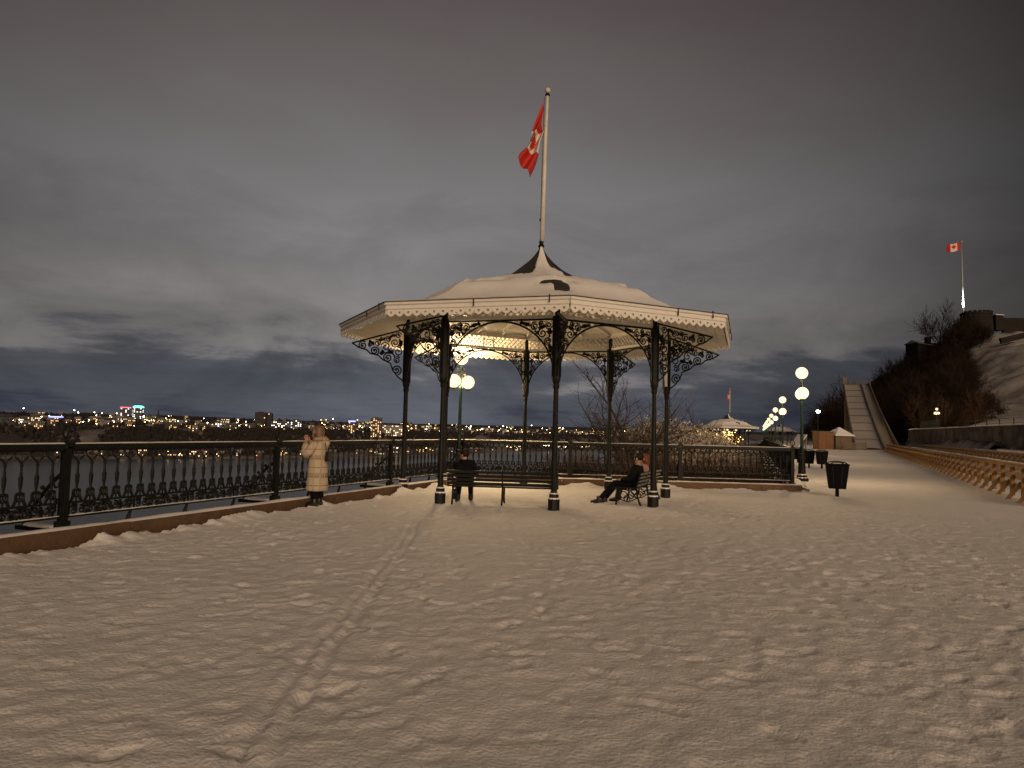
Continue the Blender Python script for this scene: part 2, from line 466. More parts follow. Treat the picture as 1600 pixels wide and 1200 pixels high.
# two runner grooves of a sled
trk = [gz(*p) for p in ((372, 1240), (405, 1170), (455, 1085), (505, 1015), (550, 960), (590, 905), (622, 862), (640, 838), (645, 822))]
tp = []
for a, b in zip(trk[:-1], trk[1:]):
    n = max(2, int((b - a).length / .03))
    tp += [a.lerp(b, i / n) for i in range(n)]
tp = np.array([(p.x, p.y) for p in tp])
near = (GY > 2.5) & (GY < 13) & (GX > -3) & (GX < 0.8)
jj, ii = np.where(near)
px, py = GX[jj, ii], GY[jj, ii]
bd = np.full(len(px), 9.0); sg = np.zeros(len(px)); yy = np.zeros(len(px))
tn = np.gradient(tp, axis=0); tn /= np.linalg.norm(tn, axis=1)[:, None]
for k in range(0, len(tp), 3):
    dx, dy = px - tp[k, 0], py - tp[k, 1]; d = np.hypot(dx, dy); m_ = d < bd
    bd[m_] = d[m_]; sg[m_] = (dx * tn[k, 1] - dy * tn[k, 0])[m_]; yy[m_] = tp[k, 1]
wob = .012 * np.sin(py * 5)
gap = np.clip(.17 - yy * .006, .09, .2) / 2
for s_ in (-1, 1):
    d = np.abs(sg - s_ * gap + wob)
    GZ[jj, ii] += np.where(bd < .5, -.020 * np.exp(-(d / .03) ** 2) + .006 * np.exp(-((d - .075) / .03) ** 2), 0)
# ragged snow heaped against the kerbs
dl = (GX - K0.x) * KD.y - (GY - K0.y) * KD.x
al = (GX - K0.x) * KD.x + (GY - K0.y) * KD.y
heap = np.clip((fbm(al * 1.1, GX * 0 + 3, 4, 77, .6) - .36) * .48, 0, .2)
kz = np.where((dl > -.4) & (dl < .9) & (GY < 21.8), heap * np.exp(-(np.maximum(dl, 0) / .3) ** 2), 0)
e_ = (KR - KC).normalized()
dr = (GX - KC.x) * e_.y - (GY - KC.y) * e_.x
heap2 = np.clip((fbm(GX * 1.3, GX * 0 + 9, 4, 91, .6) - .36) * .4, 0, .15)
kz = np.maximum(kz, np.where((dr > -.4) & (dr < .9) & (GX > -1.5) & (GX < 8.6), heap2 * np.exp(-(np.maximum(dr, 0) / .3) ** 2), 0))
GZ += kz
def gh(x, y):
    i = min(max(np.searchsorted(gxs, x), 1), len(gxs) - 1); j = min(max(np.searchsorted(gys, y), 1), len(gys) - 1)
    return float(GZ[j, i])
cx = (gxs[:-1] + gxs[1:]) / 2; cy = (gys[:-1] + gys[1:]) / 2
MX, MY = np.meshgrid(cx, cy)
gme = grid_mesh('terrace_snow', gxs, gys, GZ, ['snow'], mask=poly_inside(MX, MY))
tag(inst('terrace_snow', gme), 'trampled snow covering the wide boardwalk terrace', kind='structure')

# river and land under and around everything
def mat_water():
    m = mat('water', (0.020, 0.022, 0.025), 0.28, bump=(0.12, 0.9), spec=0.5, coord='Object')
mat_water()
b = MB(); b.add([(-9000, -3000, 0), (12000, -3000, 0), (12000, 14000, 0), (-9000, 14000, 0)], [(0, 1, 2, 3)])
tag(b.build('river', 'water', loc=(0, 0, -58.4)), 'dark calm river below the terrace', kind='structure')

# steep slope below the railing, snow and brown scrub
mat('slope_ground', (0.06, 0.042, 0.03), 0.95, noise=(0.35, 0.25, (0.5, 0.48, 0.46)), bump=(1.5, 0.2))
sx = np.arange(-95, 95, 2.2); sy = np.arange(-30, 300, 3.0)
SX, SY = np.meshgrid(sx, sy)
dk = -((SX - K0.x) * KD.y - (SY - K0.y) * KD.x)         # outside distance to the left edge
drr = -((SX - KC.x) * e_.y - (SY - KC.y) * e_.x)
dp = -((SX - KR.x) * RD.y - (SY - KR.y) * RD.x)
dout = np.maximum(np.minimum(np.where(SY < 21, dk, 99), 99), 0)
dout = np.where(SY < 21, np.maximum(dk, 0), np.maximum(np.maximum(dk, 0) * .0 + np.minimum(np.maximum(dp, 0), np.maximum(drr, 0) + np.maximum(dk, 0)), 0))
SZ = -1.1 - np.where(dout < 14, .17 * dout, 2.38 + .8 * (dout - 14)) + (fbm(SX * .2, SY * .2, 3, 8) - .5) * 1.2
SZ = np.maximum(SZ, -61)
tag(inst('cliff_slope', grid_mesh('cliff_slope', sx, sy, SZ, ['slope_ground'], mask=(dout[:-1, :-1] < 95))), 'steep scrubby slope falling from the terrace to the river', kind='structure')

# stone ledge carrying the railing, just outside the kerbs
RO = 0.62                                             # railing stands this far outside the kerb's inner face
NL = Vector((-KD.y, KD.x, 0)); NR = Vector((-e_.y, e_.x, 0)); NP = Vector((-RD.y, RD.x, 0))
def corner(p, d, q, e):
    """intersection of line p+t d and q+s e"""
    den = d.x * e.y - d.y * e.x
    t = ((q.x - p.x) * e.y - (q.y - p.y) * e.x) / den
    return p + d * t
RC = corner(K0 + NL * RO, KD, KC + NR * RO, e_)       # railing corner rear left
RR = corner(KC + NR * RO, e_, KR + NP * .25, RD)  # railing corner rear right
mat('ledge', (0.30, 0.27, 0.24), 0.9, noise=(2, .5, (.2, .18, .16)))
def strip(mb, pts, offs0, offs1, z0, z1, m=0):
    """prism between two offset polylines"""
    n = len(pts)
    for i in range(n - 1):
        a, b_ = pts[i], pts[i + 1]
        vs = [offs0[i], offs0[i + 1], offs1[i + 1], offs1[i]]
        lo = [(p.x, p.y, z0) for p in vs]; hi = [(p.x, p.y, z1) for p in vs]
        mb.add(lo + hi, [(3, 2, 1, 0), (4, 5, 6, 7), (0, 1, 5, 4), (1, 2, 6, 5), (2, 3, 7, 6), (3, 0, 4, 7)], m)
def edge_line(off):
    a = kerb_pt(-25) + NL * off
    c = corner(K0 + NL * off, KD, KC + NR * off, e_)
    r = corner(KC + NR * off, e_, KR + NP * (off - .37), RD)
    f = KR + NP * (off - .37) + RD * 225
    return [a, c, r, f]
L0, L1 = edge_line(.16), edge_line(RO + .16)
mb = MB(); strip(mb, L0, L0, L1, -4.0, 0.06)
led = tag(mb.build('terrace_ledge', 'ledge'), 'stone ledge at the terrace edge under the railing', kind='structure')
# snow lying on the ledge, lumpy
def snow_band(name, p, q, w, z, h, seed, parent=None, m='snow_clean', nseg=None, edge=.5):
    """long low lumpy ridge of snow from p to q"""
    p, q = Vector(p), Vector(q); L = (q - p).length; d = (q - p) / L; s_ = Vector((d.y, -d.x, 0))
    n = nseg or max(4, int(L / .09)); t = np.linspace(0, 1, n + 1)
    a = fbm(t * L * 1.8 + seed, t * 0 + seed, 4, seed); bb = fbm(t * L * 2.3 + seed * 3, t * 0, 3, seed + 9)
    mb = MB(); vs = []; K = 6
    for i in range(n + 1):
        hh = h * (.45 + 1.1 * a[i]); ww = w * (1 - edge * .5 + edge * bb[i])
        for k in range(K + 1):
            u = -1 + 2 * k / K
            c = p + d * (t[i] * L) + s_ * (u * ww / 2)
            vs.append((c.x, c.y, z + hh * max(0, 1 - abs(u) ** 2.6)))
    f = [(i * (K + 1) + k, i * (K + 1) + k + 1, (i + 1) * (K + 1) + k + 1, (i + 1) * (K + 1) + k) for i in range(n) for k in range(K)]
    mb.add(vs, f)
    return mb.build(name, m, parent, smooth=True)
la = edge_line(.42)
for i, (p, q) in enumerate(zip(la[:-1], la[1:])):
    if i == 0: p = kerb_pt(4) + NL * .42
    if i == 2: q = p + RD * 70
    snow_band('ledge_snow', p, q, .50, .055, .06, 3 + i, led)

# timber kerbs: beams end to end, with snow on top
def kerb(name, p, q, outn, label, seed, L=2.6, h=.19):
    t = thing(name, label, 'kerb', (p.x, p.y, 0), math.atan2((q - p).y, (q - p).x))
    tot = (q - p).length; x = 0; r = random.Random(seed)
    while x < tot - .05:
        l = min(L * r.uniform(.85, 1.15), tot - x)
        mb = MB(); mb.box((x + l / 2, .11 + r.uniform(-.006, .006), h / 2 - .1 + r.uniform(-.006, .006)), (l - .014, .22, h + .2))
        mb.build('kerb_beam', 'timber_kerb', t); x += l
    snow_band('snow_cap', (0, .12, 0), (tot, .12, 0), .2, h - .008, .035, seed, t, edge=.25)
    return t
kerb('timber_kerb', kerb_pt(3), KC, NL, 'brown timber kerb below the railing where the coated woman stands', 4)
kerb('timber_kerb', KC + e_ * .05 + NR * 0, KR, NR, 'brown timber kerb running behind the bandstand to the corner lamp post', 9)

# ---------------------------------------------------------------- far shore
mat('shore_ground', (0.030, 0.027, 0.028), 0.95, noise=(0.011, 0.16, (0.17, 0.165, 0.17)), bump=(0.06, 3.0))
shore = [(-3200, 250), (-2000, 560), (-1200, 840), (-690, 1065), (-475, 1200), (-340, 1345), (-155, 1693), (115, 2117), (520, 2700), (1500, 3600), (3600, 4700)]
sp = []
for (a, b_), (c, d) in zip(shore[:-1], shore[1:]):
    for i in range(10): sp.append((a + (c - a) * i / 10, b_ + (d - b_) * i / 10))
sp = np.array(sp)
ker = np.ones(9) / 9
sp = np.stack([np.convolve(np.pad(sp[:, k], 4, 'edge'), ker, 'valid') for k in (0, 1)], 1)
tg = np.gradient(sp, axis=0); tg /= np.linalg.norm(tg, axis=1)[:, None]
nrm = np.stack([-tg[:, 1], tg[:, 0]], 1)
PV = np.array([0, 8, 30, 60, 85, 110, 140, 200, 350, 700, 1200, 2200])
PZ = np.array([-59.5, -56.5, -55, -53.5, -38, -24, -15, -13, -8, 6, 12, 8])
vv = np.array([0, 8, 30, 60, 70, 80, 90, 100, 110, 125, 140, 170, 200, 275, 350, 450, 575, 700, 900, 1200, 1700, 2200])
def shore_z(u, v):
    """u index along the shore, v metres inland"""
    w = fbm(np.asarray(u) * .23, np.asarray(v) * .02, 3, 15) - .5
    return np.interp(v + w * 40 * (np.asarray(v) > 20), PV, PZ) + w * np.clip(np.asarray(v) / 30., 0, 9)
def shore_pt(u, v):
    i = int(np.clip(u, 0, len(sp) - 2)); f = u - i
    p = sp[i] * (1 - f) + sp[i + 1] * f; n = nrm[i] * (1 - f) + nrm[i + 1] * f
    return Vector((p[0] + n[0] * v, p[1] + n[1] * v, float(shore_z(u, v))))
mb = MB(); nu, nv = len(sp), len(vv)
vs = [tuple(shore_pt(min(i, nu - 1.001), v)) for i in range(nu) for v in vv]
mb.add(vs, [(i * nv + k, (i + 1) * nv + k, (i + 1) * nv + k + 1, i * nv + k + 1) for i in range(nu - 1) for k in range(nv - 1)])
tag(mb.build('far_shore', 'shore_ground', smooth=True), 'dark far bank of the river with snowy clearings and a town', kind='structure')
mat('far_hill', (0.020, 0.022, 0.028), 1.0)
mb = MB(); n = 120; vs = []
for i in range(n + 1):
    a = -1.0 + 2.2 * i / n; D = 9500
    h_ = 30 + 62 * float(fbm(np.array([a * 4.]), np.array([2.]), 4, 6)[0])
    x, y = math.sin(a) * D, math.cos(a) * D
    vs += [(x, y, -70), (x, y, h_ * .8), (x * 1.12, y * 1.12, h_ * 1.15), (x * 1.3, y * 1.3, -70)]
mb.add(vs, [(4 * i + k, 4 * i + 4 + k, 4 * i + 5 + k, 4 * i + 1 + k) for i in range(n) for k in range(3)])
tag(mb.build('far_hills', 'far_hill', smooth=True), 'low dark hills on the horizon beyond the town', kind='structure')

# ---------------------------------------------------------------- wooded hill on the right
WD = Vector((18, 51, 0)).normalized(); WN = Vector((WD.y, -WD.x, 0)); W0 = Vector((46, 65, 0))
def hill_ts(x, y):
    return (x - W0.x) * WD.x + (y - W0.y) * WD.y, (x - W0.x) * WN.x + (y - W0.y) * WN.y
def hill_z(t, s):
    y = W0.y + t * WD.y + s * WN.y
    plat = 3.0 * (1 - sstep(t, 52, 66) * (1 - sstep(s, 0, 14)))
    S = np.clip((y - 92) / 148., 0, 1); S = np.where(y < 240, S, 1)
    T = sstep(s, 0, 44)
    z = plat + 34 * S ** .92 * T
    z = np.where(s > 60, z + (np.minimum(s, 140) - 60) * .02, z)
    return z + (fbm(np.asarray(t) * .09, np.asarray(s) * .09, 4, 19) - .5) * 5 * np.clip(np.asarray(s) / 15. - .2, 0, 1)
def hill_at(x, y):
    t, s_ = hill_ts(x, y); return float(hill_z(np.array([t]), np.array([s_]))[0])
mm = mat('hill_ground', (0.036, 0.026, 0.022), 0.95, noise=(0.09, 0.3, (0.055, 0.042, 0.036)), bump=(0.8, 0.25))
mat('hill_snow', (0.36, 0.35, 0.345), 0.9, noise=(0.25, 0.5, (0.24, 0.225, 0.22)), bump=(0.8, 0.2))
ts = np.concatenate([np.arange(-30, 50, 1.6), np.arange(50, 250, 1.1), np.arange(250, 420, 5)]); ss = np.concatenate([[.35], np.arange(1.2, 60, .9), np.arange(60, 260, 6)])
TT, SS = np.meshgrid(ts, ss)
HZ = hill_z(TT, SS)
X = W0.x + TT * WD.x + SS * WN.x; Y = W0.y + TT * WD.y + SS * WN.y
tan = X / np.maximum(Y, 1)
woods = (tan < .61) | (tan < .645 + .16 * (fbm(TT * .07, SS * .09, 5, 55, .65) - .5) - .00055 * np.maximum(HZ - 25, 0) * 0) & (fbm(TT * .12, SS * .12, 4, 61, .65) < .60)
woods &= ~((HZ > 36) & (tan > .66))
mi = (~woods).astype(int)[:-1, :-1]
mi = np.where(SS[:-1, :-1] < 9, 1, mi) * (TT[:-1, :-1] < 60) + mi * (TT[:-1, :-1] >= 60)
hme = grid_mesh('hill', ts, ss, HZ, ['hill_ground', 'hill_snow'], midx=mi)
co = np.empty(len(hme.vertices) * 3, np.float32); hme.vertices.foreach_get('co', co); co = co.reshape(-1, 3)
t_, s_ = co[:, 0].copy(), co[:, 1].copy()
co[:, 0] = W0.x + t_ * WD.x + s_ * WN.x; co[:, 1] = W0.y + t_ * WD.y + s_ * WN.y
hme.vertices.foreach_set('co', co.ravel()); hme.flip_normals(); hme.update()
tag(inst('hill', hme), 'steep wooded hill with snowy open slopes below the fortress', kind='structure')

# ============================================================ BANDSTAND
GC = Vector((0.6544, 17.9861, 0)); GPHI = -2.2803
GR, GE = 3.2643, 4.8916                 # column ring, eaves ring
ZB = 3.917                              # underside of the lattice beams
def oct_pt(k, r, z): a = k * PI / 4; return Vector((r * math.cos(a), r * math.sin(a), z))

def spiral(c, r, a0, turns=1.35, n=13, sgn=1, inner=.28):
    return [(c[0] + r * (1 - (1 - inner) * t) * math.cos(a0 + sgn * turns * 2 * PI * t), c[1] + r * (1 - (1 - inner) * t) * math.sin(a0 + sgn * turns * 2 * PI * t)) for t in [i / n for i in range(n + 1)]]
def pack(inside, box, n, rmax, rmin, seed, tries=4000):
    r = random.Random(seed); cs = []
    for k in range(tries):
        if len(cs) >= n: break
        f = 1 - k / tries
        x, y = r.uniform(box[0], box[1]), r.uniform(box[2], box[3])
        rad = rmin + (rmax - rmin) * f
        if not all(inside(x + rad * math.cos(a), y + rad * math.sin(a)) for a in (0, .8, 1.6, 2.4, 3.1, 3.9, 4.7, 5.5)): continue
        if any((x - q[0]) ** 2 + (y - q[1]) ** 2 < (rad + q[2]) ** 2 * .90 for q in cs): continue
        cs.append((x, y, rad))
    return cs
def scrollwork(mb, cs, w, seed, leaf=True):
    """flat iron scrolls in the local XZ plane"""
    r = random.Random(seed)
    P3 = lambda p: (p[0], r.uniform(-.004, .004), p[1])
    for i, (x, y, rad) in enumerate(cs):
        a0 = r.uniform(0, 2 * PI); s_ = r.choice((-1, 1))
        pts = spiral((x, y), rad * .98, a0, r.uniform(1.1, 1.6), max(7, int(9 + rad * 50)), s_)
        mb.tube([P3(p) for p in pts], w, 4)
        if leaf: mb.ball((pts[-1][0], 0, pts[-1][1]), w * 1.9, 6)
        o = sorted(((x - q[0]) ** 2 + (y - q[1]) ** 2, k) for k, q in enumerate(cs) if k != i)[:2]
        for _, k in o:
            q = cs[k]; d = math.hypot(q[0] - x, q[1] - y) or 1
            ux, uy = (q[0] - x) / d, (q[1] - y) / d
            a = (x + ux * rad * .95, y + uy * rad * .95); b_ = (q[0] - ux * q[2] * .95, q[1] - uy * q[2] * .95)
            m_ = ((a[0] + b_[0]) / 2 - uy * .02, (a[1] + b_[1]) / 2 + ux * .02)
            mb.tube([P3(a), P3(m_), P3(b_)], w * 1.2, 4)
            if leaf:
                mb.add([(m_[0] - ux * .03, -.006, m_[1] - uy * .03), (m_[0] - uy * .022, .006, m_[1] + ux * .022), (m_[0] + ux * .03, -.006, m_[1] + uy * .03), (m_[0] + uy * .022, .006, m_[1] - ux * .022)], [(0, 1, 2, 3), (3, 2, 1, 0)])

BAY = 2 * GR * math.sin(PI / 8)
def spandrel_mesh():
    A, B = BAY / 2 - .02, ZB - .03 - 2.72      # half width and rise of the arch
    X0 = .085
    arch = lambda x: -B * (1 - math.sqrt(max(0, 1 - ((BAY / 2 - x) / (BAY / 2 - X0 + .03)) ** 2))) - .045
    mb = MB()
    pts = [(x, 0, arch(x)) for x in [X0 + (BAY / 2 - X0) * (1 - math.cos(t * PI / 2 / 16)) for t in range(17)]]
    mb.tube(pts, .020, 4)
    mb.box((BAY / 4 + .02, 0, -.02), (BAY / 2 - .06, .04, .035))
    mb.box((X0, 0, -.62), (.022, .03, 1.2))
    ins = lambda x, z: x > X0 + .008 and z < -.035 and z > arch(x) + .012 and x < BAY / 2 - .12
    cs = pack(ins, (X0, BAY / 2, -1.15, -.03), 90, .105, .02, 5, 9000)
    scrollwork(mb, cs, .015, 3)
    return mb
def bracket_mesh():
    """cantilever bracket outside a column, under the eaves: local x outwards, z from the beam"""
    Lx, top, low = 1.36, .12, -1.18
    slope = -.30
    hyp = lambda x: low + .12 + (top + slope * Lx - .03 - low - .05) * (x / Lx) ** .78
    tp_ = lambda x: top + slope * x
    mb = MB()
    mb.bar((.06, 0, tp_(.06)), (Lx, 0, tp_(Lx)), .04, .035)
    mb.bar((.085, 0, tp_(0) - .02), (.085, 0, low + .02), .03, .025)
    big = [(.25, -.92, .125), (.47, -.62, .12), (.80, -.46, .115), (1.09, -.335, .11)]
    for i, (x, z, r_) in enumerate(big):
        mb.tube([(p[0], 0, p[1]) for p in spiral((x, z), r_, 2.2 if i % 2 else 4.4, 1.75, 26, -1, .2)], .017, 4)
        mb.ball((x, 0, z), .024, 6)
    rim = [(.09, low), (.2, low + .08), (.34, -.93), (.4, -.76), (.6, -.67), (.7, -.57), (.9, -.53), (1.0, -.44), (1.2, -.38), (1.34, -.29)]
    mb.tube([(p[0], 0, p[1]) for p in rim], .018, 4)
    ins = lambda x, z: x > .10 and z < tp_(x) - .03 and z > hyp(x) + .02 and all((x - q[0]) ** 2 + (z - q[1]) ** 2 > (q[2] * 1.02) ** 2 for q in big)
    cs = pack(ins, (.1, Lx, low, top), 34, .12, .03, 12, 6000)
    scrollwork(mb, cs, .0145, 8)
    return mb
def lattice(mb, L, z0, z1, step, w=.016, th=.02):
    """diamond lattice in local XZ between z0 and z1, clipped to 0..L"""
    h = z1 - z0; k = -h
    while k < L:
        for s_ in (1, -1):
            a, b_ = (k, z0), (k + h, z1)
            if a[0] < 0: a = (0, z0 + (0 - k))
            if b_[0] > L: b_ = (L, z0 + (L - k))
            if b_[0] - a[0] > .01:
                if s_ < 0: a, b_ = (L - a[0], a[1]), (L - b_[0], b_[1])
                mb.bar((a[0], .012 * s_, a[1]), (b_[0], .012 * s_, b_[1]), th, w, up=(0, 1, 0))
        k += step
def cell_trim(n, L, h, hole, th=.022):
    """scalloped board with round holes: n cells over length L, hanging below z=0"""
    mb = MB(); w = L / n; K = 16
    for i in range(n):
        x0 = i * w; cxh, czh = x0 + w / 2, -h * .44
        ring_o = []; ring_i = []
        for k in range(K):
            a = -PI / 2 + 2 * PI * (k + .5) / K
            dx, dz = math.cos(a), math.sin(a)
            # outer boundary: straight top and sides, pointed leaf below
            tmax = 9
            if dx: tmax = min(tmax, (w / 2) / abs(dx))
            if dz > 0: tmax = min(tmax, (-czh) / dz)
            px, pz = cxh + dx * tmax, czh + dz * tmax
            if dz < 0:
                pxr = abs(px - cxh) / (w / 2)
                lowz = -h + (h * .40) * pxr ** 1.3
                if pz < lowz:
                    lo, hi = 0, tmax
                    for _ in range(22):
                        t = (lo + hi) / 2; q = abs(dx * t) / (w / 2)
                        if czh + dz * t < -h + h * .40 * q ** 1.3: hi = t
                        else: lo = t
                    px, pz = cxh + dx * lo, czh + dz * lo
            ring_o.append((px, pz)); ring_i.append((cxh + dx * hole, czh + dz * hole))
        for y, fl in ((-th / 2, 0), (th / 2, 1)):
            vs = [(p[0], y, p[1]) for p in ring_o + ring_i]
            f = [(k, (k + 1) % K, K + (k + 1) % K, K + k) for k in range(K)]
            mb.add(vs, f if fl else [q[::-1] for q in f])
        vs = [(p[0], -th / 2, p[1]) for p in ring_o + ring_i] + [(p[0], th / 2, p[1]) for p in ring_o + ring_i]
        mb.add(vs, [(k, (k + 1) % K, 2 * K + (k + 1) % K, 2 * K + k) for k in range(K)] + [(K + k, 3 * K + k, 3 * K + (k + 1) % K, K + (k + 1) % K) for k in range(K)])
    return mb

PROF = [(4.90, 4.075), (4.4, 4.11), (4.0, 4.16), (3.6, 4.30), (3.2, 4.52), (2.9, 4.73), (2.6, 4.885), (2.35, 4.95), (2.1, 4.985), (1.7, 5.07), (1.3, 5.23), (1.0, 5.365), (.7, 5.53), (.45, 5.73), (.25, 5.90), (.1, 6.08), (.035, 6.2)]
PR = np.array([p[0] for p in PROF])[::-1]; PZr = np.array([p[1] for p in PROF])[::-1]
def roof_z(r): return float(np.interp(r, PR, PZr))

def make_bandstand():
    g = thing('bandstand', 'white and black octagonal iron bandstand with snow on its bell-shaped roof, people on its benches', 'bandstand', GC, GPHI)
    # columns
    base = MB()
    base.lathe([(.122, -.12), (.122, .22), (.108, .235), (.10, .25), (.10, .32), (.085, .34), (.07, .38)], 8, ph=PI / 8)
    base_o = base.build('column_base', 'iron')
    shaft = MB()
    shaft.lathe([(.062, .37), (.062, .9), (.056, 1.6), (.052, 2.46), (.066, 2.48), (.072, 2.53), (.06, 2.56), (.075, 2.60), (.092, 2.66), (.088, 2.69), (.088, ZB - .02)], 12)
    for k in range(10):
        a = 2 * PI * k / 10
        shaft.tube([(.086 * math.cos(a), .086 * math.sin(a), 2.70), (.086 * math.cos(a), .086 * math.sin(a), ZB - .03)], .014, 4)
    cap = MB(); cap.lathe([(.10, ZB - .02), (.10, ZB + .03), (.055, ZB + .05), (.055, ZB + .24), (.06, ZB + .26), (.04, ZB + .31), (.045, ZB + .34), (.01, ZB + .38)], 8)
    scap = MB(); scap.lathe([(.118, .215), (.112, .24), (.09, .252)], 10); scap.lathe([(.098, .318), (.088, .338), (.07, .35)], 10)
    me_b, me_s, me_c = base_o.data, None, None
    bpy.data.objects.remove(base_o)
    tmp = shaft.build('t', 'iron', smooth=False); me_s = tmp.data; bpy.data.objects.remove(tmp)
    tmp = cap.build('t', 'iron'); me_c = tmp.data; bpy.data.objects.remove(tmp)
    tmp = scap.build('t', 'snow_clean', smooth=True); me_n = tmp.data; bpy.data.objects.remove(tmp)
    tmp = spandrel_mesh().build('t', 'iron'); me_sp = tmp.data; bpy.data.objects.remove(tmp)
    tmp = bracket_mesh().build('t', 'iron'); me_br = tmp.data; bpy.data.objects.remove(tmp)
    beam = MB()
    beam.box((BAY / 2, 0, .03), (BAY - .16, .07, .06)); beam.box((BAY / 2, 0, .42), (BAY - .16, .09, .09))
    for x in (BAY * .5 - .155, BAY * .5 + .155): beam.box((x, 0, .215), (.03, .05, .32))
    tmp = beam.build('t', 'white_paint'); me_be = tmp.data; bpy.data.objects.remove(tmp)
    lt = MB(); lattice(lt, BAY / 2 - .25, 0, .315, .14); tmp = lt.build('t', 'white_paint'); me_lt = tmp.data; bpy.data.objects.remove(tmp)
    star = MB()
    P = [(math.cos(PI / 2 + i * 4 * PI / 5) * .15, math.sin(PI / 2 + i * 4 * PI / 5) * .15) for i in range(6)]
    for a, b_ in zip(P[:-1], P[1:]): star.bar((a[0], 0, a[1]), (b_[0], 0, b_[1]), .02, .016, up=(0, 1, 0))
    star.tube([(.135 * math.cos(t), 0, .135 * math.sin(t)) for t in [i * 2 * PI / 20 for i in range(21)]], .009, 4)
    tmp = star.build('t', 'white_paint'); me_st = tmp.data; bpy.data.objects.remove(tmp)
    for k in range(8):
        p = oct_pt(k, GR, 0)
        col = inst('column', me_s, g, p, (0, 0, k * PI / 4))
        inst('column_base', me_b, col); inst('snow_cap', me_n, col, (0, 0, .006)); inst('column_cap', me_c, col)
        nx = oct_pt(k + 1, GR, 0); a = math.atan2(nx.y - p.y, nx.x - p.x)
        inst('arch_spandrel', me_sp, g, (p.x, p.y, ZB - .005), (0, 0, a))
        inst('arch_spandrel', me_sp, g, (nx.x, nx.y, ZB - .005), (0, 0, a + PI))
        inst('eaves_bracket', me_br, g, (p.x, p.y, ZB), (0, 0, k * PI / 4))
        bm_ = inst('lattice_beam', me_be, g, (p.x, p.y, ZB), (0, 0, a))
        inst('lattice', me_lt, bm_, (.09, 0, .055)); inst('lattice', me_lt, bm_, (BAY - .09, 0, .055), (0, 0, PI))
        inst('star', me_st, bm_, (BAY / 2, 0, .213))
    # eaves: fascia boards, scalloped trim, drip edge, soffit
    EL = 2 * GE * math.sin(PI / 8)
    fas = MB(); fas.box((EL / 2, 0, -.07), (EL - .02, .035, .14)); fas.box((EL / 2, -.03, -.025), (EL + .01, .035, .05)); fas.box((EL / 2, -.022, -.132), (EL - .02, .02, .018))
    tmp = fas.build('t', 'white_paint'); me_f = tmp.data; bpy.data.objects.remove(tmp)
    tmp = cell_trim(20, EL - .03, .155, .024).build('t', 'white_paint'); me_t = tmp.data; bpy.data.objects.remove(tmp)
    drip = MB(); drip.box((EL / 2, -.03, .008), (EL + .03, .07, .014)); tmp = drip.build('t', 'roof_slate'); me_d = tmp.data; bpy.data.objects.remove(tmp)
    jt = MB(); jt.box((0, -.055, -.06), (.02, .02, .15)); tmp = jt.build('t', 'roof_slate'); me_j = tmp.data; bpy.data.objects.remove(tmp)
    for k in range(8):
        p, nx = oct_pt(k, GE, 0), oct_pt(k + 1, GE, 0); a = math.atan2(nx.y - p.y, nx.x - p.x)
        f = inst('fascia_board', me_f, g, (p.x, p.y, 4.07), (0, 0, a))
        inst('scalloped_trim', me_t, f, (.015, -.002, -.14)); inst('drip_edge', me_d, f); inst('downpipe_joint', me_j, f, (EL * (.66 if k % 2 else .5), 0, 0)); inst('downpipe_joint', me_j, f, (EL * .9, 0, .03))
    for k in range(8):                       # soffit boards under the overhang and boarded ceiling above the beams
        mb = MB(); NB = 7
        for i in range(NB):
            r0, r1 = GE - .06 - (GE - GR) * i / NB, GE - .06 - (GE - GR) * (i + 1) / NB + .012
            z0, z1 = 3.89 + .38 * i / NB, 3.89 + .38 * (i + 1) / NB - .004
            a, b_, c, d = oct_pt(k, r0, z0), oct_pt(k + 1, r0, z0), oct_pt(k + 1, r1, z1), oct_pt(k, r1, z1)
            up = Vector((0, 0, .02))
            mb.add([a, b_, c, d, a + up, b_ + up, c + up, d + up], [(0, 3, 2, 1), (4, 5, 6, 7), (0, 1, 5, 4), (2, 3, 7, 6)])
        mb.build('soffit', 'ceiling_paint', g)
        mb = MB()
        a, b_, c, d = oct_pt(k, GR + .05, 4.36), oct_pt(k + 1, GR + .05, 4.36), oct_pt(k + 1, .12, 5.22), oct_pt(k, .12, 5.22)
        up = Vector((0, 0, .02)); mb.add([a, b_, c, d, a + up, b_ + up, c + up, d + up], [(0, 3, 2, 1), (4, 5, 6, 7), (0, 1, 5, 4), (2, 3, 7, 6)])
        ce = mb.build('ceiling_panel', 'ceiling_paint', g)
        mb = MB()
        for t in (.0, .333, .667):
            lo = oct_pt(k, GR + .03, 4.335).lerp(oct_pt(k + 1, GR + .03, 4.335), t); hi = oct_pt(k, .2, 5.17).lerp(oct_pt(k + 1, .2, 5.17), t)
            if t: hi = lo.lerp(hi, .78)
            mb.bar(lo, hi, .05, .08)
        for rr in (2.25, 1.2):
            f = (GR - rr) / (GR - .2); zz = 4.335 + f * .835 - .02
            mb.bar(oct_pt(k, rr, zz), oct_pt(k + 1, rr, zz), .05, .06)
        mb.build('rafter', 'white_paint', ce)
    # roof: eight bell-shaped slopes, each with its own sheet of snow that leaves bare patches
    inv = -GPHI
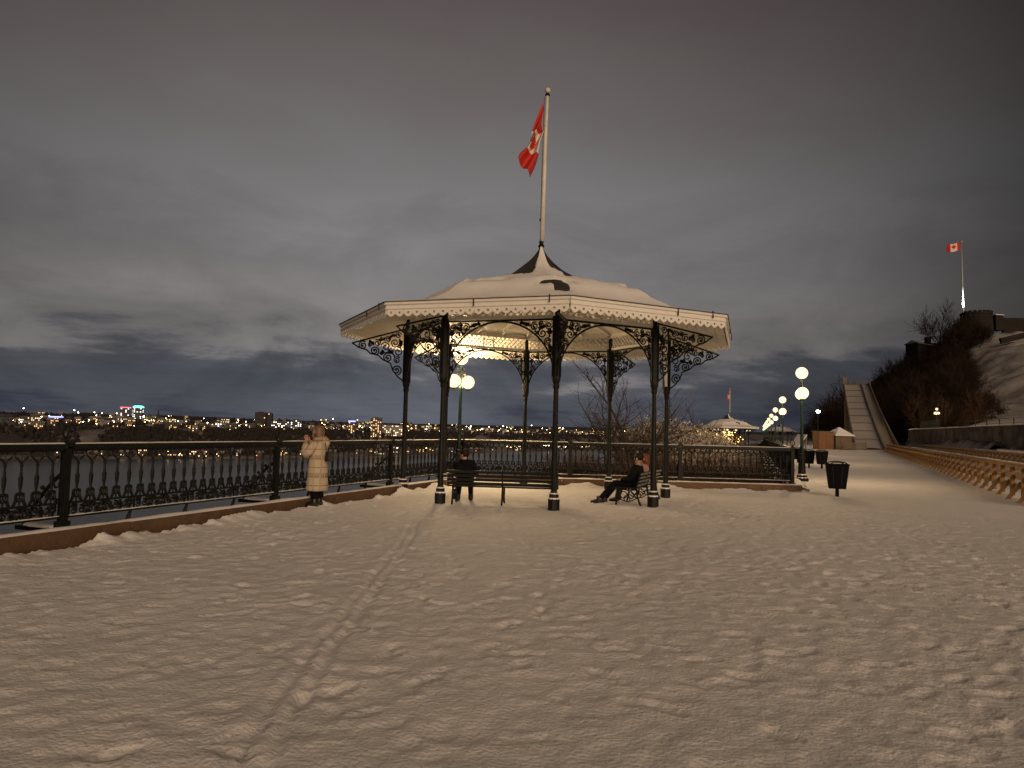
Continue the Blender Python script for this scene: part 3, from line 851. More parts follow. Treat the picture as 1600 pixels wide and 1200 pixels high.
    for k in range(8):
        nr, na = 34, 18
        rs = [GE + .01 - (GE - .04) * (i / nr) ** .85 for i in range(nr + 1)]
        roof, snow = MB(), MB(); vr, vs_ = [], []
        for r in rs:
            for j in range(na + 1):
                p = oct_pt(k, r, roof_z(r)).lerp(oct_pt(k + 1, r, roof_z(r)), j / na)
                vr.append(p)
                w = Matrix.Rotation(GPHI, 3, 'Z') @ p          # orientation as it stands
                az = math.degrees(math.atan2(w.x, -w.y))       # 0 = facing the open terrace, + to the right
                lat = w.x
                nz = float(fbm(np.array([w.x * 2.2 + 9]), np.array([w.y * 2.2]), 4, 37)[0]) - .5
                t = .05 + .09 * nz + .02 * min(1, (GE - r) / .6)
                rag = nz * .9
                if r < 1.28 + rag * .4 and (abs(az - 3) > 22 + rag * 16): t -= .16 * min(1, (1.32 + rag * .4 - r) / .14)
                e1 = ((lat - .10) / .30) ** 2 + ((r - 2.84) / .16) ** 2
                e2 = ((lat - .33) / .15) ** 2 + ((r - 3.06) / .40) ** 2
                e3 = ((lat - .55) / .17) ** 2 + ((r - 2.80) / .08) ** 2
                if w.y < 0:
                    for e in (e1, e2, e3): t -= .22 * max(0, 1 - (e * (1 + rag * 1.6)) ** 1.5)
                if -1.7 < lat < -.7 and w.y < 0: t -= .2 * max(0, 1 - abs(r - 2.52 - rag * .12) / .24) * min(1, (-.7 - lat) / .2)
                if 96 < abs(az): t -= .16 * max(0, nz * 3 + .05)
                if w.y < .6: t -= .22 * max(0, 1 - ((r - 2.62) / .10) ** 2 - ((lat - 1.95) / .2) ** 2)
                if az < -80 and r > 2.6: t -= .16 * max(0, nz * 2.4)
                edge = min(1, (GE - r) / .10)
                vs_.append(p + Vector((0, 0, max(-.05, t) * (.25 + .75 * edge) if t > 0 else max(-.06, t))))
        f = [(i * (na + 1) + j, i * (na + 1) + j + 1, (i + 1) * (na + 1) + j + 1, (i + 1) * (na + 1) + j) for i in range(nr) for j in range(na)]
        ro = roof.add(vr, f).build('roof_slope', 'roof_slate', g, smooth=False)
        snow.add(vs_, f).build('roof_snow', 'snow_clean', ro, smooth=True)
    fin = MB(); fin.lathe([(.09, 6.08), (.055, 6.2), (.085, 6.24), (.05, 6.3), (.06, 6.36), (.045, 6.4)], 10)
    fin.build('roof_finial', 'iron', g)
    return g
stand = make_bandstand()
# white notice panel with a dark square, fixed in the arch corner between the two right-hand columns
k = 3
p = oct_pt(k, GR, 0); nx = oct_pt(k - 1, GR, 0); a = math.atan2(nx.y - p.y, nx.x - p.x)
board = MB()
board.add([(.10, -.03, 2.78), (.62, -.03, 3.42), (.62, -.03, 3.86), (.10, -.03, 3.86), (.10, .03, 2.78), (.62, .03, 3.42), (.62, .03, 3.86), (.10, .03, 3.86)],
          [(0, 1, 2, 3), (7, 6, 5, 4), (0, 4, 5, 1), (1, 5, 6, 2), (2, 6, 7, 3), (3, 7, 4, 0)])
sb = board.build('arch_panel', 'white_paint', stand, (p.x, p.y, 0), (0, 0, a))
tag(sb, 'white board with a dark square in the corner of one arch')
d_ = MB(); d_.box((.34, 0, 3.36), (.24, .075, .24)); d_.build('dark_square', 'iron', sb)

# ---------------------------------------------------------------- flags
LEAF = [(0, .50), (.085, .345), (.165, .385), (.125, .165), (.235, .285), (.265, .225), (.39, .25), (.345, .105), (.40, .07), (.19, -.10), (.215, -.18), (.02, -.145), (.028, -.36)]
LEAF = LEAF + [(-x, y) for x, y in LEAF[:0:-1]]
def in_leaf(x, y):
    c = False; n = len(LEAF)
    for i in range(n):
        x1, y1 = LEAF[i]; x2, y2 = LEAF[i - 1]
        if (y1 > y) != (y2 > y) and x < (x2 - x1) * (y - y1) / (y2 - y1) + x1: c = not c
    return c
def flag_mesh(pos, ns=64, nh=34):
    """pos(s, t): s along the fly 0..1, t down the hoist 0..1"""
    mb = MB(); vs = []
    for i in range(ns + 1):
        for j in range(nh + 1): vs.append(pos(i / ns, j / nh))
    f, m_ = [], []
    for i in range(ns):
        for j in range(nh):
            s_, t = (i + .5) / ns, (j + .5) / nh
            red = s_ < .25 or s_ > .75 or in_leaf((s_ - .5) * 2 * 1.05, (.5 - t) * 1.05)
            f.append((i * (nh + 1) + j, (i + 1) * (nh + 1) + j, (i + 1) * (nh + 1) + j + 1, i * (nh + 1) + j + 1)); m_.append(0 if red else 1)
    mb.v = [tuple(v) for v in vs]; mb.f = f; mb.m = m_
    return mb
def drooped(s_, t):
    # rows of the limp cloth: hoist on the pole, fly hanging down and away to the left
    rows = [(0, (-.05, 3.62), (-.06, 2.86)), (.25, (-.33, 2.88), (-.03, 2.83)), (.5, (-.37, 2.62), (-.13, 2.52)), (.75, (-.47, 2.41), (-.15, 2.22)), (.9, (-.60, 2.27), (-.22, 1.95)), (1.0, (-.66, 2.13), (-.34, 1.68))]
    for (s0, a0, b0), (s1, a1, b1) in zip(rows[:-1], rows[1:]):
        if s_ <= s1 + 1e-9:
            u = (s_ - s0) / (s1 - s0)
            ax, az = a0[0] + (a1[0] - a0[0]) * u, a0[1] + (a1[1] - a0[1]) * u
            bx, bz = b0[0] + (b1[0] - b0[0]) * u, b0[1] + (b1[1] - b0[1]) * u
            fold = math.sin(t * PI * 3 + s_ * 4) * .11 * min(1, s_ * 4)
            wv = math.sin(t * PI * 2.0 + s_ * 3) * .02
            return Vector((ax + (bx - ax) * t + wv, fold, az + (bz - az) * t + wv))
def flagpole(loc, rz, lab_pole, lab_flag):
    p = thing('flagpole', lab_pole, 'flagpole', loc, rz)
    mb = MB(); mb.tube([(0, 0, 0), (.015, 0, 1.3), (.03, 0, 2.6), (.06, 0, 3.86)], [.062, .058, .05, .036], 10); mb.build('pole', 'pole_paint', p, smooth=True)
    mb = MB(); mb.ball((.062, 0, 3.93), .075, 10); mb.build('ball_finial', 'pole_paint', p, smooth=True)
    mb = MB(); mb.lathe([(.03, 3.78), (.07, 3.80), (.04, 3.86)], 8, (.06, 0, 0)); mb.build('pulley', 'iron', p)
    mb = MB(); mb.ball((-.055, -.02, .55), .03, 8); mb.tube([(-.05, -.02, .5), (-.04, -.03, 2.0), (-.02, -.02, 3.75)], .006, 4); mb.build('halyard', 'iron', p)
    f = flag_mesh(drooped).build('flag', ['flag_red', 'flag_white'], None, loc, (0, 0, rz), smooth=True)
    tag(f, lab_flag, 'flag')
    md = f.modifiers.new('thick', 'SOLIDIFY'); md.thickness = .006
    return p, f
pole0, flag0 = flagpole((GC.x + .015, GC.y, 6.36), 0, 'white flagpole rising from the roof of the bandstand with the benches', 'limp red and white maple leaf flag over the bandstand with the benches')

# ============================================================ IRON RAILINGS
def take(mb, mats, smooth=False):
    o = mb.build('t', mats, smooth=smooth); me = o.data; bpy.data.objects.remove(o); return me
def baluster_mesh():
    mb = MB()
    prof = [(.015, .60), (.017, .68), (.024, .73), (.03, .775), (.024, .79), (.031, .80), (.031, .835), (.022, .85), (.017, .90), (.014, .97), (.022, .98), (.022, 1.0), (.013, 1.015)]
    mb.lathe(prof, 6)
    mb.tube([(0, 0, 1.01), (.035, 0, 1.06), (.085, 0, 1.10), (.1, 0, 1.175)], .014, 4); mb.tube([(0, 0, 1.01), (-.035, 0, 1.06), (-.085, 0, 1.10), (-.1, 0, 1.175)], .014, 4)
    mb.tube([(0, 0, 1.01), (0, 0, 1.175)], .007, 4)
    for s_ in (-1, 1):   # the pierced foot: two curled side leaves and a boss
        mb.tube([(0, 0, .64), (s_ * .028, 0, .635), (s_ * .05, 0, .60), (s_ * .045, 0, .56), (s_ * .062, 0, .51), (s_ * .085, 0, .47)], [.010, .019, .021, .021, .021, .018], 5)
        mb.tube([(s_ * .04, 0, .625), (s_ * .06, 0, .635), (s_ * .062, 0, .61)], .009, 4)
    mb.ball((0, 0, .545), .03, 7); mb.tube([(0, 0, .47), (0, 0, .62)], .010, 5)
    mb.box((0, 0, .468), (.15, .03, .016))
    return mb
ME_BAL = take(baluster_mesh(), 'iron')
def scroll_panel_mesh(L):
    mb = MB(); ins = lambda x, z: .015 < x < L - .015 and .285 < z < .452
    cs = pack(ins, (0, L, .27, .46), 34, .062, .016, 31, 7000)
    scrollwork(mb, cs, .0135, 4)
    mb.box((.008, 0, .365), (.014, .03, .19))
    return mb
def post_meshes():
    mb = MB(); mb.box((0, 0, .70), (.092, .092, 1.0)); mb.box((0, 0, .17), (.14, .14, .10)); mb.box((0, 0, 1.255), (.14, .14, .06))
    for s_ in (-1, 1):
        for q in (-.024, .024):
            mb.box((s_ * .047, q, .70), (.012, .018, .86)); mb.box((q, s_ * .047, .70), (.018, .012, .86))
    fin = MB()
    fin.lathe([(.055, 1.28), (.03, 1.30), (.02, 1.33)], 8)
    for s_ in (-1, 1): fin.tube([(0, 0, 1.32), (s_ * .055, 0, 1.36), (s_ * .07, 0, 1.42), (s_ * .045, 0, 1.46), (s_ * .03, 0, 1.50), (s_ * .05, 0, 1.52)], [.016, .015, .014, .012, .011, .008], 5)
    fin.tube([(0, 0, 1.30), (0, 0, 1.44)], [.014, .006], 5)
    br = MB()     # raking brace on the outer side (local +y)
    br.tube([(0, .05, .86), (0, .22, .74), (0, .50, .46), (0, .70, .20), (0, .74, .06)], [.03, .026, .028, .026, .03], 6)
    for y, z in ((.22, .74), (.38, .6), (.55, .42)):
        br.tube([(0, y, z), (0, y - .05, z - .08), (0, y - .11, z - .07), (0, y - .11, z - .01)], [.018, .016, .014, .01], 5); br.ball((0, y + .03, z + .05), .032, 6)
    br.box((0, .40, .09), (.10, .86, .06)); br.tube([(0, .04, .5), (0, .2, .5), (0, .34, .64)], .016, 5)
    sn = MB(); sn.rings([((0, .42, .115), .06, .34), ((0, .42, .15), .05, .3), ((0, .42, .165), .02, .2)])
    return take(mb, 'iron'), take(fin, 'iron'), take(br, 'iron'), take(sn, 'snow_clean')
ME_POST, ME_FIN, ME_BRACE, ME_BSNOW = post_meshes()
def railing(label, p, q, nb, per, first_post=True, last_post=True, detail=None):
    d = q - p; L = d.length; a = math.atan2(d.y, d.x)
    t = thing('iron_railing', label, 'railing', (p.x, p.y, 0), a)
    bay = L / nb; stuff = MB()
    detail = nb if detail is None else detail
    pan = take(scroll_panel_mesh((bay - .16) / 4), 'iron')
    for i in range(nb + 1):
        if (i == 0 and not first_post) or (i == nb and not last_post): continue
        po = inst('post', ME_POST, t, (i * bay, 0, 0)); inst('post_finial', ME_FIN, po); br = inst('brace', ME_BRACE, po); inst('brace_snow', ME_BSNOW, br)
    for i in range(nb):
        x0 = i * bay
        mb = MB(); mb.box((x0 + bay / 2, 0, 1.225), (bay - .13, .13, .075)); mb.box((x0 + bay / 2, 0, 1.178), (bay - .13, .07, .03)); mb.build('top_rail', 'iron', t)
        mb = MB(); mb.box((x0 + bay / 2, 0, .46), (bay - .13, .05, .022)); mb.box((x0 + bay / 2, 0, .275), (bay - .13, .06, .028))
        for k in range(1, 4): mb.tube([(x0 + bay * k / 4, .0, .27), (x0 + bay * k / 4 - .03, 0, .19), (x0 + bay * k / 4 - .07, 0, .06)], [.02, .03, .04], 5); mb.box((x0 + bay * k / 4 - .07, 0, .065), (.14, .07, .03))
        mb.build('bottom_rail', 'iron', t)
        if i < detail:
            snow_band('rail_snow', (x0 + .07, 0, 0), (x0 + bay - .07, 0, 0), .115, 1.262, .016, 40 + i, t, nseg=26, edge=.4)
            snow_band('rail_snow', (x0 + .07, 0, 0), (x0 + bay - .07, 0, 0), .06, .287, .012, 60 + i, t, nseg=20, edge=.6)
            for k in range(4): inst('scroll_panel', pan, t, (x0 + .08 + k * (bay - .16) / 4, 0, 0))
            for k in range(per): inst('baluster', ME_BAL, t, (x0 + .08 + (k + .5) * (bay - .16) / per, 0, 0))
        else:
            for k in range(per):
                x = x0 + .08 + (k + .5) * (bay - .16) / per; stuff.box((x, 0, .82), (.04, .03, .72)); stuff.box((x, 0, .55), (.12, .03, .14))
            stuff.box((x0 + bay / 2, 0, .365), (bay - .2, .015, .15))
    if stuff.v: tag(stuff.build('far_balusters', 'iron', t), kind='stuff')
    return t
PL = [RC - KD * (4.02 * k) for k in range(0, 6)]
# bays of about four metres counted back from the corner so that posts fall where the photo has them
p1 = Vector((-6.09, 9.90, 0)); off = (RC - p1).dot(KD); nbay = round(off / 3.92)
railing('ornate black iron railing overlooking the river beside the woman in the plaid coat', RC - KD * (off / nbay * (nbay + 2)), RC, nbay + 2, 20)
railing('ornate black iron railing crossing behind the bandstand above brown bushes', RC, RR, 3, 18, first_post=False)
railing('ornate black iron railing receding beside the row of globe lamps', RR, RR + RD * 96, 24, 20, first_post=False, detail=5)

# ============================================================ GLOBE LAMP POSTS
def make_lamp(label, loc, rz, group, gm='globe', watt=360):
    t = thing('globe_lamp', label, 'street lamp', loc, rz, group)
    mb = MB()
    mb.lathe([(.24, -.06), (.24, .10), (.20, .13)], 8, ph=PI / 8); mb.lathe([(.185, .12), (.185, .20), (.15, .24)], 8, ph=PI / 8)
    mb.lathe([(.135, .22), (.115, .30), (.10, .55), (.092, .80), (.12, .83), (.12, .86), (.095, .88), (.105, .93), (.105, .99), (.08, 1.02)], 12)
    for k in range(8): a = k * PI / 4; mb.tube([(.118 * math.cos(a), .118 * math.sin(a), .27), (.095 * math.cos(a), .095 * math.sin(a), .8)], .016, 4)
    mb.build('base', 'iron', t)
    sn = MB(); sn.lathe([(.215, .10), (.20, .135), (.17, .15)], 10); sn.lathe([(.17, .20), (.15, .25), (.12, .265)], 10); sn.lathe([(.115, .86), (.10, .875), (.09, .88)], 10); sn.build('base_snow', 'snow_clean', t, smooth=True)
    mb = MB(); mb.lathe([(.068, 1.0), (.06, 1.3), (.05, 2.4), (.045, 2.92), (.075, 2.95), (.075, 3.0), (.04, 3.03), (.035, 3.62), (.06, 3.66), (.09, 3.70), (.07, 3.73)], 12); mb.build('pole', 'iron_green', t, smooth=True)
    for s_ in (-1, 1):
        mb = MB()
        mb.tube([(0, 0, 3.28), (s_ * .1, 0, 3.42), (s_ * .24, 0, 3.40), (s_ * .33, 0, 3.22), (s_ * .36, 0, 2.96), (s_ * .36, 0, 2.90)], [.025, .022, .02, .02, .02, .04], 6)
        mb.tube([(s_ * .04, 0, 3.46)] + [(s_ * (.15 + .07 * math.cos(u)), 0, 3.52 + .07 * math.sin(u)) for u in [3.1, 2.2, 1.2, .2, -.8, -1.9]], .014, 5)
        mb.tube([(s_ * (.16 + .06 * math.cos(u)), 0, 3.27 + .06 * math.sin(u)) for u in [0, 1, 2, 3, 4, 5]], .013, 5)
        mb.lathe([(.05, 2.90), (.10, 2.935), (.09, 2.96)], 10, (s_ * .36, 0, 0))
        arm = mb.build('arm', 'iron', t)
        g = MB(); g.ball((s_ * .36, 0, 3.17), .215, 20); g.build('globe', gm, arm, smooth=True)
    g = MB(); g.ball((0, 0, 3.92), .215, 20); g.build('globe', gm, t, smooth=True)
    for bx, bz in ((-.36, 3.17), (.36, 3.17), (0, 3.92)):
        ld = bpy.data.lights.new('bulb', 'POINT'); ld.energy = watt; ld.color = (1.0, 0.68, 0.36); ld.shadow_soft_size = .17
        lo_ = bpy.data.objects.new('bulb', ld); C.objects.link(lo_); lo_.parent = t; lo_.location = (bx, 0, bz)
    return t
L0 = gz(1253, 752)
ra = math.atan2(RD.y, RD.x)
lamp0 = make_lamp('three-globe iron lamp post with snowy base at the railing corner beside the litter bin', (L0.x, L0.y, gh(L0.x, L0.y)), ra, None)
make_lamp('three-globe lamp post glowing behind the bandstand at the river corner', (-1.52, 21.45, .06), math.atan2(-.82, -.57), None, 'globe', 520).scale = (.926,) * 3
for i, y in enumerate((46, 64, 82, 100, 118, 136, 156, 178)):
    x = L0.x + (y - L0.y) * .34
    copy_thing(lamp0, (x, y, gh(x, y)), ra, ('second globe lamp post along the promenade railing, beyond the litter bins' if i == 0 else 'far globe lamp post in the row along the promenade railing'), group=None if i == 0 else 'globe lamps receding along the promenade')
for pxx, pyy, Y in ((1119, 668, 150), (1134, 669, 156), (1148, 671, 160), (1169, 675, 170)):
    p = at(pxx, pyy, Y); copy_thing(lamp0, (p.x, p.y, -.4), ra + 1.2, 'distant globe lamp post seen under the roof of the far bandstand', group='globe lamps by the far bandstand')

# ============================================================ BENCHES
def make_bench(label, loc, rz, n_sup=3, L=2.3):
    """faces local +y, back at -y"""
    t = thing('park_bench', label, 'bench', loc, rz)
    for i in range(n_sup):
        x = -L / 2 + .12 + (L - .24) * i / (n_sup - 1); mb = MB()
        mb.tube([(x, -.30, .0), (x, -.22, .22), (x, -.20, .40), (x, -.27, .62), (x, -.31, .76)], [.022, .02, .022, .018, .016], 6)
        mb.tube([(x, .27, .0), (x, .22, .2), (x, .24, .38)], [.022, .02, .02], 6)
        mb.tube([(x, -.21, .37), (x, .0, .36), (x, .25, .39)], .018, 6)
        mb.tube([(x, .25, .39), (x, .32, .41), (x, .34, .37), (x, .31, .36)], .014, 5)
        for c, r_ in (((-.07, .25), .075), ((.09, .25), .075), ((.01, .17), .07)):
            mb.tube([(x, c[0] + r_ * math.cos(u), c[1] + r_ * math.sin(u)) for u in [k * PI / 6 for k in range(13)]], .011, 4)
        mb.tube([(x, -.22, .2), (x, -.10, .13), (x, .01, .10), (x, .12, .13), (x, .23, .2)], .012, 4)
        mb.build('iron_frame', 'iron', t)
    for k in range(5):
        mb = MB(); y = -.15 + k * .092; mb.box((0, y, .405 + (.004 if k % 2 else 0)), (L, .07, .03)); mb.build('seat_slat', 'bench_slat', t)
    for k in range(4):
        z = .47 + k * .083; y = -.205 - (z - .40) * .29; mb = MB()
        mb.bar((-L / 2, y, z), (L / 2, y, z), .025, .06, up=(0, -.28, 1)); mb.build('back_slat', 'bench_slat', t)
    return t
b1 = make_bench('long black slatted bench seen from behind, dark-coated man sitting at its end', (-.13, 15.62, gh(-.13, 15.6) - .01), -.09, 3, 2.36)
sn_ = MB()
for k in range(5): y = -.15 + k * .092; sn_.rings([((.38 + .1 * (k % 2), y, .42), .62 - .05 * (k % 3), .034), ((.38, y, .437), .56, .026), ((.38, y, .443), .3, .01)], n=16)
tag(sn_.build('seat_snow', 'snow_clean', b1, smooth=True), kind='stuff')
bdir = Vector((.39, .92, 0)).normalized()
bench2_c = Vector((2.60, 16.05, 0)) + bdir * 1.06
b2 = make_bench('black slatted bench with frosted back where two people sit side by side', (bench2_c.x, bench2_c.y, gh(bench2_c.x, bench2_c.y) - .01), math.atan2(bdir.y, bdir.x), 3, 2.3)
fr = MB()
for k in range(4):
    z = .47 + k * .083; y = -.205 - (z - .40) * .29
    fr.bar((-1.1, y - .016, z), (1.1, y - .016, z), .006, .045, up=(0, -.28, 1))
mat('frost', (0.33, 0.32, 0.31), 0.9, noise=(4, .3, (.05, .05, .05)))
fr.build('frost', 'frost', b2)

# ============================================================ LITTER BINS
def make_bin(label, loc, rz, group=None):
    t = thing('litter_bin', label, 'litter bin', loc, rz, group)
    mb = MB(); w0, w1 = .21, .285
    vs = []
    for z, w in ((.22, w0), (.84, w1), (.865, w1 + .012), (.885, w1 + .012), (.885, w1 - .02), (.30, w0 - .02)):
        for a, b_ in ((-1, -1), (0, -1.04), (1, -1), (1.04, 0), (1, 1), (0, 1.04), (-1, 1), (-1.04, 0)): vs.append((a * w, b_ * w, z))
    f = [(i * 8 + k, i * 8 + (k + 1) % 8, (i + 1) * 8 + (k + 1) % 8, (i + 1) * 8 + k) for i in range(5) for k in range(8)]
    f += [tuple(range(7, -1, -1)), tuple(40 + k for k in range(8))]
    mb.add(vs, f); mb.build('bucket', 'bin_black', t)
    mb = MB(); mb.box((0, 0, .08), (.09, .09, .40)); mb.build('post', 'bin_black', t)
    mb = MB(); mb.tube([(-.27, 0, .88), (-.2, 0, .93), (0, 0, .955), (.2, 0, .93), (.27, 0, .88)], .018, 6); mb.tube([(-.2, -.2, .88), (-.1, -.1, .925), (.1, .1, .925), (.2, .2, .88)], .012, 6); mb.build('handle', 'bin_black', t)
    mb = MB()
    for sx_ in (-1, 1):
        for k in (-.12, 0, .12): mb.bar((k * .8, -w0 - .005, .25), (k, -w1 - .005, .83), .02, .006, up=(0, 1, 0))
        break
    mb.build('rib', 'iron', t)
    return t
def place_bin(px_, py_, label, rz, src=None, Y=None):
    p = gz(px_, py_) if Y is None else at(px_, py_, Y); z = gh(p.x, p.y)
    if src is None: return make_bin(label, (p.x, p.y, z), rz)
    return copy_thing(src, (p.x, p.y, z), rz, label)
bin0 = place_bin(1308, 776, 'tapered black litter bin on a post casting a shadow on the open snow', -.36)
place_bin(1284, 732.5, 'tapered black litter bin standing clear beyond the corner lamp post', -.3, bin0)
place_bin(1264, 731, 'tapered black litter bin just beside the corner lamp post base', -.35, bin0)
p = at(1247, 716, 45); copy_thing(bin0, (p.x, 45, 0), .4, 'small distant litter bin half hidden behind the corner lamp post')

# ============================================================ TIMBER BARRIERS OF THE TOBOGGAN RUN
BA, BB = Vector((13.2, 17.6, 0)), Vector((49.4, 95, 0))
def barrier(label, a, b, h, seed, step=1.55, brace=True, gaps=False):
    r = random.Random(seed); d = b - a; L = d.length
    t = thing('timber_barrier', label, 'barrier', (a.x, a.y, 0), math.atan2(d.y, d.x))
    n = int(L / step)
    # local +y is the side facing the promenade railing
    for i in range(n + 1):
        x = i * step + r.uniform(-.06, .06); mb = MB()
        mb.box((x, .06, h / 2 - .06), (.12, .12, h)); mb.build('post', 'timber', t)
        if brace:
            mb = MB(); mb.bar((x + .09, .10, h * .5), (x + .09, .46, -.05), .10, .06, up=(1, 0, 0)); mb.build('brace', 'timber', t)
    BL = step * 4; k = 0; x = 0
    while x < L - .1:
        l = min(BL, L - x)
        for z, w, yo in ((h - .06, .20, 0), (h * .62, .15, .0), (h * .32, .15, .0)):
            mb = MB(); z += r.uniform(-.01, .01); mb.box((x + l / 2, -.02 + yo, z), (l - .03, .045, w)); mb.build('board', 'timber', t)
        mb = MB(); mb.box((x + l / 2, .03, h + .05), (l - .03, .17, .045)); cp = mb.build('cap_board', 'timber', t)
        if x < 40: snow_band('cap_snow', (x + .03, .03, 0), (x + l - .03, .03, 0), .13, h + .07, .03, seed + k, cp, nseg=24, edge=.5)
        x += l; k += 1
    if gaps:
        i = 0
        while i * .62 < 34:
            mb = MB(); mb.box((i * .62, .05, h + .14), (.14, .05, .16)); mb.build('picket', 'timber', t)
            mb = MB(); mb.rings([((i * .62 + .31, .04, h + .06), .22, .10), ((i * .62 + .31, .04, h + .16), .19, .08), ((i * .62 + .31, .04, h + .19), .08, .04)], n=8); mb.build('snow_lump', 'snow_clean', t, smooth=True)
            i += 1
    return t
barrier('braced pale timber barrier along the snowy promenade leading to the toboggan slide', BA, BB, .92, 3)
off_ = Vector((d_x := (BB - BA).y, -(BB - BA).x, 0)).normalized() * 4.2
barrier('second timber barrier with pickets and snow lumps on the far side of the toboggan run', BA + off_, BB + off_, .92, 23, brace=False, gaps=True)

# ============================================================ TOBOGGAN SLIDE
def slide():
    A = Vector((50.5, 100, .15)); B = Vector((79.3, 166, 14.0))
    t = thing('toboggan_slide', 'tall snow-covered wooden toboggan slide climbing towards the wooded hill', 'slide', (A.x, A.y, 0), math.atan2(B.y - A.y, B.x - A.x))
    H = math.hypot(B.x - A.x, B.y - A.y); n = 9; w = 3.4
    prof = lambda u: .15 + 13.7 * (u * .82 + .18 * u * u)
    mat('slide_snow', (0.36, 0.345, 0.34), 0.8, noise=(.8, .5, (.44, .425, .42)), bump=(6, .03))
    for i in range(n):
        mb = MB(); u0, u1 = i / n + .004, (i + 1) / n - .002; vs = []; K = 8; nn = 5
        for a in range(nn + 1):
            u = u0 + (u1 - u0) * a / nn
            for k in range(K + 1):
                v = -1 + 2 * k / K; bow = .10 * (1 - v * v)
                vs.append((u * H + .9 * (1 - v * v) * 1.0, v * w / 2 + .75, prof(u) + bow))
        mb.add(vs, [(a * (K + 1) + k, (a + 1) * (K + 1) + k, (a + 1) * (K + 1) + k + 1, a * (K + 1) + k + 1) for a in range(nn) for k in range(K)])
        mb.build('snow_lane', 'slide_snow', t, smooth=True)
        mb = MB(); mb.bar((i / n * H, .75 - w / 2, prof(i / n) - .12), (i / n * H, .75 + w / 2, prof(i / n) - .12), .4, .2); mb.build('cross_beam', 'timber_grey', t)
    pts = [(u * H, prof(u)) for u in [i / 18 for i in range(19)]]
    for y, zz, nm in ((.75 + w / 2 + .12, .35, 'side_board'), (.75 - w / 2 - .12, .35, 'side_board'), (.75 - w / 2 - 1.7, .75, 'handrail')):
        mb = MB()
        for (x0, z0), (x1, z1) in zip(pts[:-1], pts[1:]): mb.bar((x0, y, z0 + zz * .5), (x1, y, z1 + zz * .5), .14, zz)
        mb.build(nm, 'timber_grey', t)
    mb = MB()      # stairway along the right side
    for i in range(90):
        u = i / 90; mb.box((u * H, .75 - w / 2 - .9, prof(u) + .05), (.5, 1.3, .06))
    mb.build('stairway', 'slide_snow', t)
    mb = MB(); mb.add([(pts[0][0], .75 - w / 2 - 1.8, pts[0][1] - 1.1), (pts[0][0], .75 + w / 2 + .1, pts[0][1] - 1.1), (pts[-1][0], .75 + w / 2 + .1, pts[-1][1] - 1.1), (pts[-1][0], .75 - w / 2 - 1.8, pts[-1][1] - 1.1)], [(0, 1, 2, 3)])
    mb.build('deck', 'timber_grey', t)
    for i in range(1, 8):
        u = i / 7
        mb = MB()
        for y in (.75 + w / 2, .75 - w / 2 - 1.6): mb.box((u * H, y, prof(u) / 2 - .4), (.22, .22, prof(u)))
        mb.bar((u * H, .75 + w / 2, .2), (u * H, .75 - w / 2 - 1.6, max(.4, prof(u) - .6)), .14, .14); mb.build('trestle', 'timber_grey', t)
    mb = MB()      # platform and start box at the top
    mb.box((H + 1.5, -.2, prof(1) + .0), (3.2, 5.6, .25)); mb.box((H + .3, 2.35, prof(1) + .9), (.9, .8, 1.9))
    for y in (-2.9, -1.4, 0, 1.4): mb.box((H + .2, y, prof(1) + .55), (.12, .12, 1.1))
    mb.box((H + .2, -.4, prof(1) + .95), (.1, 5.0, .1)); mb.box((H + .2, -.4, prof(1) + .5), (.1, 5.0, .1)); mb.build('start_platform', 'timber_grey', t)
slide()

# sheds at the foot of the slide
def shed():
    p = at(1286, 701, 98); t = thing('plywood_shed', 'orange plywood shed beside the white-roofed booth at the slide', 'shed', (p.x, p.y, 0), .1)
    mb = MB(); mb.box((0, 0, 1.17), (2.0, 1.8, 2.34))
    for x in (-.98, 0, .98): mb.box((x, -.915, 1.17), (.06, .03, 2.3))
    mb.build('wall', 'plywood', t); mb = MB(); mb.box((0, 0, 2.39), (2.2, 2.0, .10)); mb.build('roof', 'timber_grey', t)
    p = at(1311, 702, 99); t = thing('ticket_booth', 'small grey booth with snow-covered pyramid roof next to the plywood shed', 'booth', (p.x, p.y, 0), .15)
    mb = MB(); mb.box((0, 0, .95), (2.4, 2.2, 1.9))
    for k in range(9): mb.box((-1.2 + k * .3, -1.112, .95), (.03, .025, 1.9))
    mb.build('wall', 'timber_grey', t)
    mb = MB(); mb.lathe([(2.05, 1.86), (1.98, 1.98), (.10, 3.05)], 4, ph=PI / 4); mb.build('roof_snow', 'snow_clean', t)
    mb = MB(); mb.box((0, -1.125, 1.15), (1.0, .05, .7)); mb.build('shutter', 'timber_grey', t)
    p = at(1336, 700, 96); t = thing('plank_fence', 'low plank fence between the booth and the slide', 'fence', (p.x, p.y, 0), .05)
    for k in range(3): mb = MB(); mb.box((0, 0, .3 + k * .3), (3.2, .05, .2)); mb.build('plank', 'timber_grey', t)
    for x in (-1.5, 0, 1.5): mb = MB(); mb.box((x, .08, .5), (.1, .1, 1.1)); mb.build('post', 'timber_grey', t)
shed()
